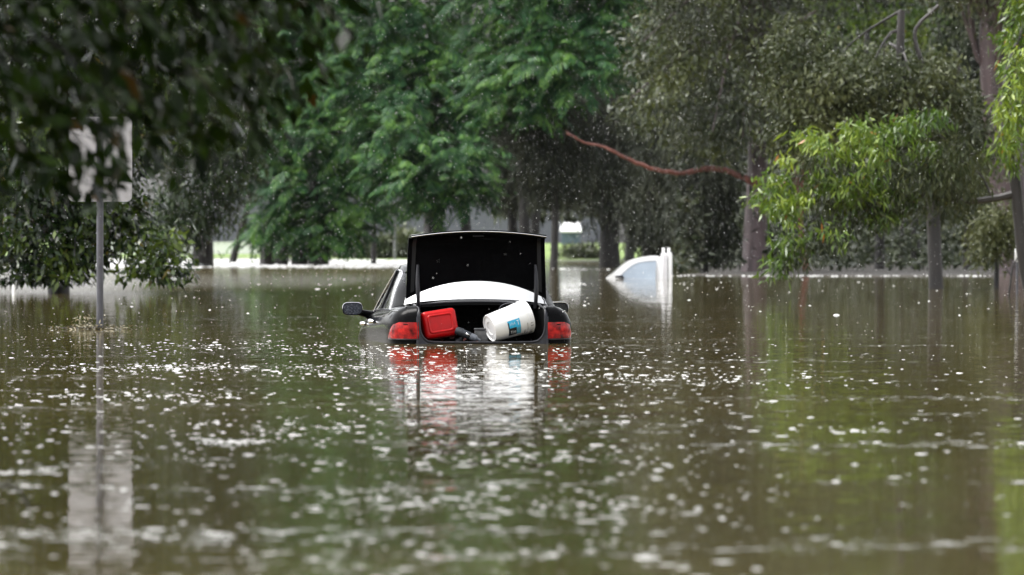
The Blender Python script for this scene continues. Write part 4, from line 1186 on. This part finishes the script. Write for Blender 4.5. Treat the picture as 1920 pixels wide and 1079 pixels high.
# falling rain: small drops in the air
n = 28000
y = (RS.uniform(20 ** 3, 170 ** 3, n)) ** (1 / 3); x = RS.uniform(-1, 1, n) * .105 * y; z = .05 + RS.rand(n) * (.95 + .052 * y)
P = np.stack([x, y, z], 1); s_ = (.0016 + .0030 * RS.rand(n) ** 2.5) * (y / 60) ** .5
q = []
for sx, sy in ((1, 0), (0, 1), (-1, 0), (0, -1)):
    sx2, sy2 = -sy, sx
    a_ = P + np.stack([sx * s_, sy * s_, 0 * s_], 1); b_ = P + np.stack([sx2 * s_, sy2 * s_, 0 * s_], 1)
    t_ = P + np.stack([0 * s_, 0 * s_, 1.7 * s_], 1); bo = P - np.stack([0 * s_, 0 * s_, 1.2 * s_], 1)
    q.append(np.stack([a_, b_, t_, bo], 1)[:, [0, 2, 1, 3]])
tag(quads_mesh('rain', np.concatenate(q), M['foam']), 'falling raindrops in front of the trees', 'rain', kind='stuff')

# debris caught at the sign pole
d = dist(618); p = W(172, 618, d); kk = d / F
n = 420
x = RS.normal(size=n) * .20; yb = RS.normal(size=n) * .10; z = np.abs(RS.normal(size=n)) * .024
tall = RS.rand(n) < .16; x[tall] = x[tall] * .5 - .03; z[tall] = RS.rand(tall.sum()) * .15
P = np.stack([x, yb - .04, z], 1); A = RS.normal(size=(n, 3)) * .8 + UP * .3; A[~tall, 2] *= .25
db = empty('floating_debris', (p.x, p.y, 0)); tag(db, 'raft of leaf litter and a sprouting sprig caught at the foot of the sign pole', 'debris')
quads_mesh('leaf_litter', kites(P, A, RS.normal(size=(n, 3)) * .4 + UP, .045 * (.6 + .8 * RS.rand(n)), .018 * np.ones(n)), leaf_mat('debris_leaf', (.05, .045, .02), (.14, .12, .05), (.35, .30, .2), trans=.1, nscale=9), db)
m = MB()
for i in range(26):
    a = random.uniform(0, 6.3); l = random.uniform(.06, .2); c = Vector((random.gauss(0, .16), random.gauss(-.04, .06), .008))
    e = c + Vector((math.cos(a) * l, math.sin(a) * l * .5, random.uniform(0, .03))); m.tube([c, (c + e) / 2 + Vector((0, 0, .01)), e], [.004, .0035, .002], 5)
for i in range(5):
    c = Vector((random.gauss(-.03, .06), -.04, 0)); e = c + Vector((random.gauss(0, .03), 0, random.uniform(.09, .16))); m.tube([c, (c + e) / 2 + Vector((.006, 0, 0)), e], [.0035, .003, .0015], 5)
m.build('twigs', M['bark_grey'], db)

d = 19.6; c = W(-8, 985, d); c.z = -.02
tw = empty('bent_twig', c); tag(tw, 'dark bent twig arching out of the water at the bottom left', 'twig')
m = MB(); e = W(54, 992, d) - c; e.z = -.02
m.tube(smooth_path([(-.03, 0, 0), (-.01, 0, .075), (.03, 0, .098), (.075, 0, .080), (e.x - .004, 0, .035), (e.x, 0, -.02)], 16), [.0042] * 16, 7, .12)
m.build('stem', M['bark_dark'], tw)
m = MB(); m.tube([(.03, 0, .096), (.045, .01, .115), (.05, .012, .122)], [.003, .002, .001], 5); m.build('side_shoot', M['bark_dark'], tw)

# ---------------------------------------------------------------- overhanging branch close to the camera
nb = empty('overhanging_tree', (-3.6, 20.0, -.9)); tag(nb, 'dark out-of-focus tree close to the camera, its boughs hanging over the top left', 'tree')
tw_ = MB()
tw_.tube(smooth_path([(-0.0, 0, 0), (.05, 0, 1.2), (.1, .1, 2.4), (.3, .2, 3.6)], 14), [.16 - .006 * i for i in range(14)], 10, .06)
V = []
tips = []
NX = [-150, 0, 230, 330, 450, 560, 640, 700, 740]; NY = [440, 430, 450, 400, 350, 290, 190, 120, 60]
tws = MB()
for i in range(330):
    px = RS.uniform(-150, 700); lim = np.interp(px, NX, NY)
    py = RS.uniform(-260, 1) if i % 3 == 0 else RS.uniform(-60, lim - 40)
    dd = RS.uniform(17.0, 27.0)
    e = np.array(W(px, py, dd)); tips.append((e, lim))
    st = np.array([e[0] - RS.uniform(.15, .55), dd + RS.uniform(-.3, .3), e[2] + RS.uniform(.15, .5)])
    q = smooth_path([tuple(st), tuple((st + e) / 2 + np.array([0, 0, .03])), tuple(e)], 6)
    tws.tube([v - nb.location for v in q], [.0026, .0024, .0021, .0018, .0014, .001], 5)
    k = RS.randint(9, 15)
    for j in range(k):
        t = (j + .6) / k; b_ = st * (1 - t) + e * t + RS.normal(size=3) * np.array([.04, .08, .03])
        ppy = HY - (b_[2] - H) * F / b_[1]; ppx = 960 + b_[0] / b_[1] * F
        lm = np.interp(ppx, NX, NY)
        if ppy > lm - 20 or ppx > 725: continue
        if 105 < ppx < 265 and 195 < ppy < 400 and RS.rand() < .10: continue
        if ppx > 480 and RS.rand() < .25: continue
        V.append((b_, np.array([RS.normal() * .5 + .35, RS.normal() * .6, -.75 + RS.normal() * .35]), RS.normal(size=3) * .7 + UP * .7, RS.uniform(.07, .125)))
Pn = np.array([v[0] for v in V]); An = np.array([v[1] for v in V]); Nn = np.array([v[2] for v in V]); Ln = np.array([v[3] for v in V])
# unseen rest of the crown, overhead, left and behind, added to shade near leaves
n = 70000
Pc = np.stack([RS.uniform(-7, 1.8, n), RS.uniform(-14, 31, n), RS.uniform(2.0, 6.4, n)], 1)
ppy = HY - (Pc[:, 2] - H) * F / np.maximum(Pc[:, 1], .5); ppx = 960 + Pc[:, 0] / np.maximum(Pc[:, 1], .5) * F
ok_ = ((ppy < -40) & ((ppx < 600) | (ppy < -220))) | (Pc[:, 1] < 1.0)
Pc = Pc[ok_]; n = len(Pc)
Ac = RS.normal(size=(n, 3)) * .6 - UP * .7; Nc = RS.normal(size=(n, 3)) * .7 + UP
V = np.concatenate([kites(Pn, An, Nn, Ln, Ln * .46), kites(Pc, Ac, Nc, .10 + .06 * RS.rand(n), .05 + .02 * RS.rand(n))])
for i in range(7):
    a = random.uniform(-.5, .6)
    tw_.tube(smooth_path([(.15, .1, 2.6 + .12 * i), (.9, a, 2.9 + .1 * i), (1.9 + .15 * i, a * 2.5, 2.75 + .1 * i)], 10), [.05 - .0045 * k for k in range(10)], 7, .08)
tw_.build('trunk', M['bark_dark'], nb)
tws.build('twigs', plain('dark_twig', (.006, .005, .004), .7, spec=.1), nb)
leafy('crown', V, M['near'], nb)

# ---------------------------------------------------------------- air, light, camera
hz = MB(); hz.box((0, 260, 16.0), (1300, 820, 37.2)); hzo = hz.build('haze', None, smooth=False)
tag(hzo, kind='stuff')
hm = bpy.data.materials.new('rain_haze'); hm.use_nodes = True
nt = hm.node_tree; nt.nodes.clear()
out = nt.nodes.new('ShaderNodeOutputMaterial'); pv = nt.nodes.new('ShaderNodeVolumePrincipled')
pv.inputs['Color'].default_value = (.85, .88, .92, 1); pv.inputs['Density'].default_value = 0.00002; pv.inputs['Anisotropy'].default_value = 0.2
nt.links.new(pv.outputs[0], out.inputs['Volume'])
hzo.data.materials.append(hm)

SUN_EL, SUN_AZ = R(62), R(278)                 # azimuth clockwise from +Y: to the left
world = bpy.data.worlds.new('World'); scene.world = world; world.use_nodes = True
nt = world.node_tree; bg = nt.nodes['Background']
sky = nt.nodes.new('ShaderNodeTexSky'); sky.sky_type = 'NISHITA'; sky.sun_disc = False
sky.sun_elevation = SUN_EL; sky.sun_rotation = SUN_AZ; sky.air_density = 1.0; sky.dust_density = 4.0; sky.ozone_density = 1.0
hs = nt.nodes.new('ShaderNodeHueSaturation'); hs.inputs['Saturation'].default_value = 0.12
nt.links.new(sky.outputs[0], hs.inputs['Color']); nt.links.new(hs.outputs[0], bg.inputs['Color'])
bg.inputs['Strength'].default_value = 0.15
sl = bpy.data.lights.new('sun', 'SUN'); sl.energy = 0.9; sl.angle = R(25); sl.color = (1.0, .97, .93)
so = bpy.data.objects.new('sun', sl); COL.objects.link(so)
sd = Vector((math.sin(SUN_AZ) * math.cos(SUN_EL), math.cos(SUN_AZ) * math.cos(SUN_EL), math.sin(SUN_EL)))
so.rotation_euler = (-sd).to_track_quat('-Z', 'Y').to_euler(); so.location = sd * 30

cam = bpy.data.cameras.new('camera'); co = bpy.data.objects.new('camera', cam); COL.objects.link(co); scene.camera = co
co.location = (0, 0, H); co.rotation_euler = (R(90), 0, 0)
cam.sensor_width = 36; cam.lens = 200; cam.shift_y = -(539.5 - HY) / 1920.0
cam.clip_start = .1; cam.clip_end = 6000
cam.dof.use_dof = True; cam.dof.focus_distance = 52.6; cam.dof.aperture_fstop = 5.0; cam.dof.aperture_blades = 9
scene.view_settings.view_transform = 'Standard'; scene.view_settings.look = 'None'
scene.view_settings.exposure = 1.65; scene.view_settings.gamma = 1.0
scene.cycles.use_denoising = True
scene.cycles.max_bounces = 8; scene.cycles.diffuse_bounces = 3; scene.cycles.glossy_bounces = 4; scene.cycles.transmission_bounces = 4; scene.cycles.volume_bounces = 0
scene.cycles.sample_clamp_indirect = 6.0
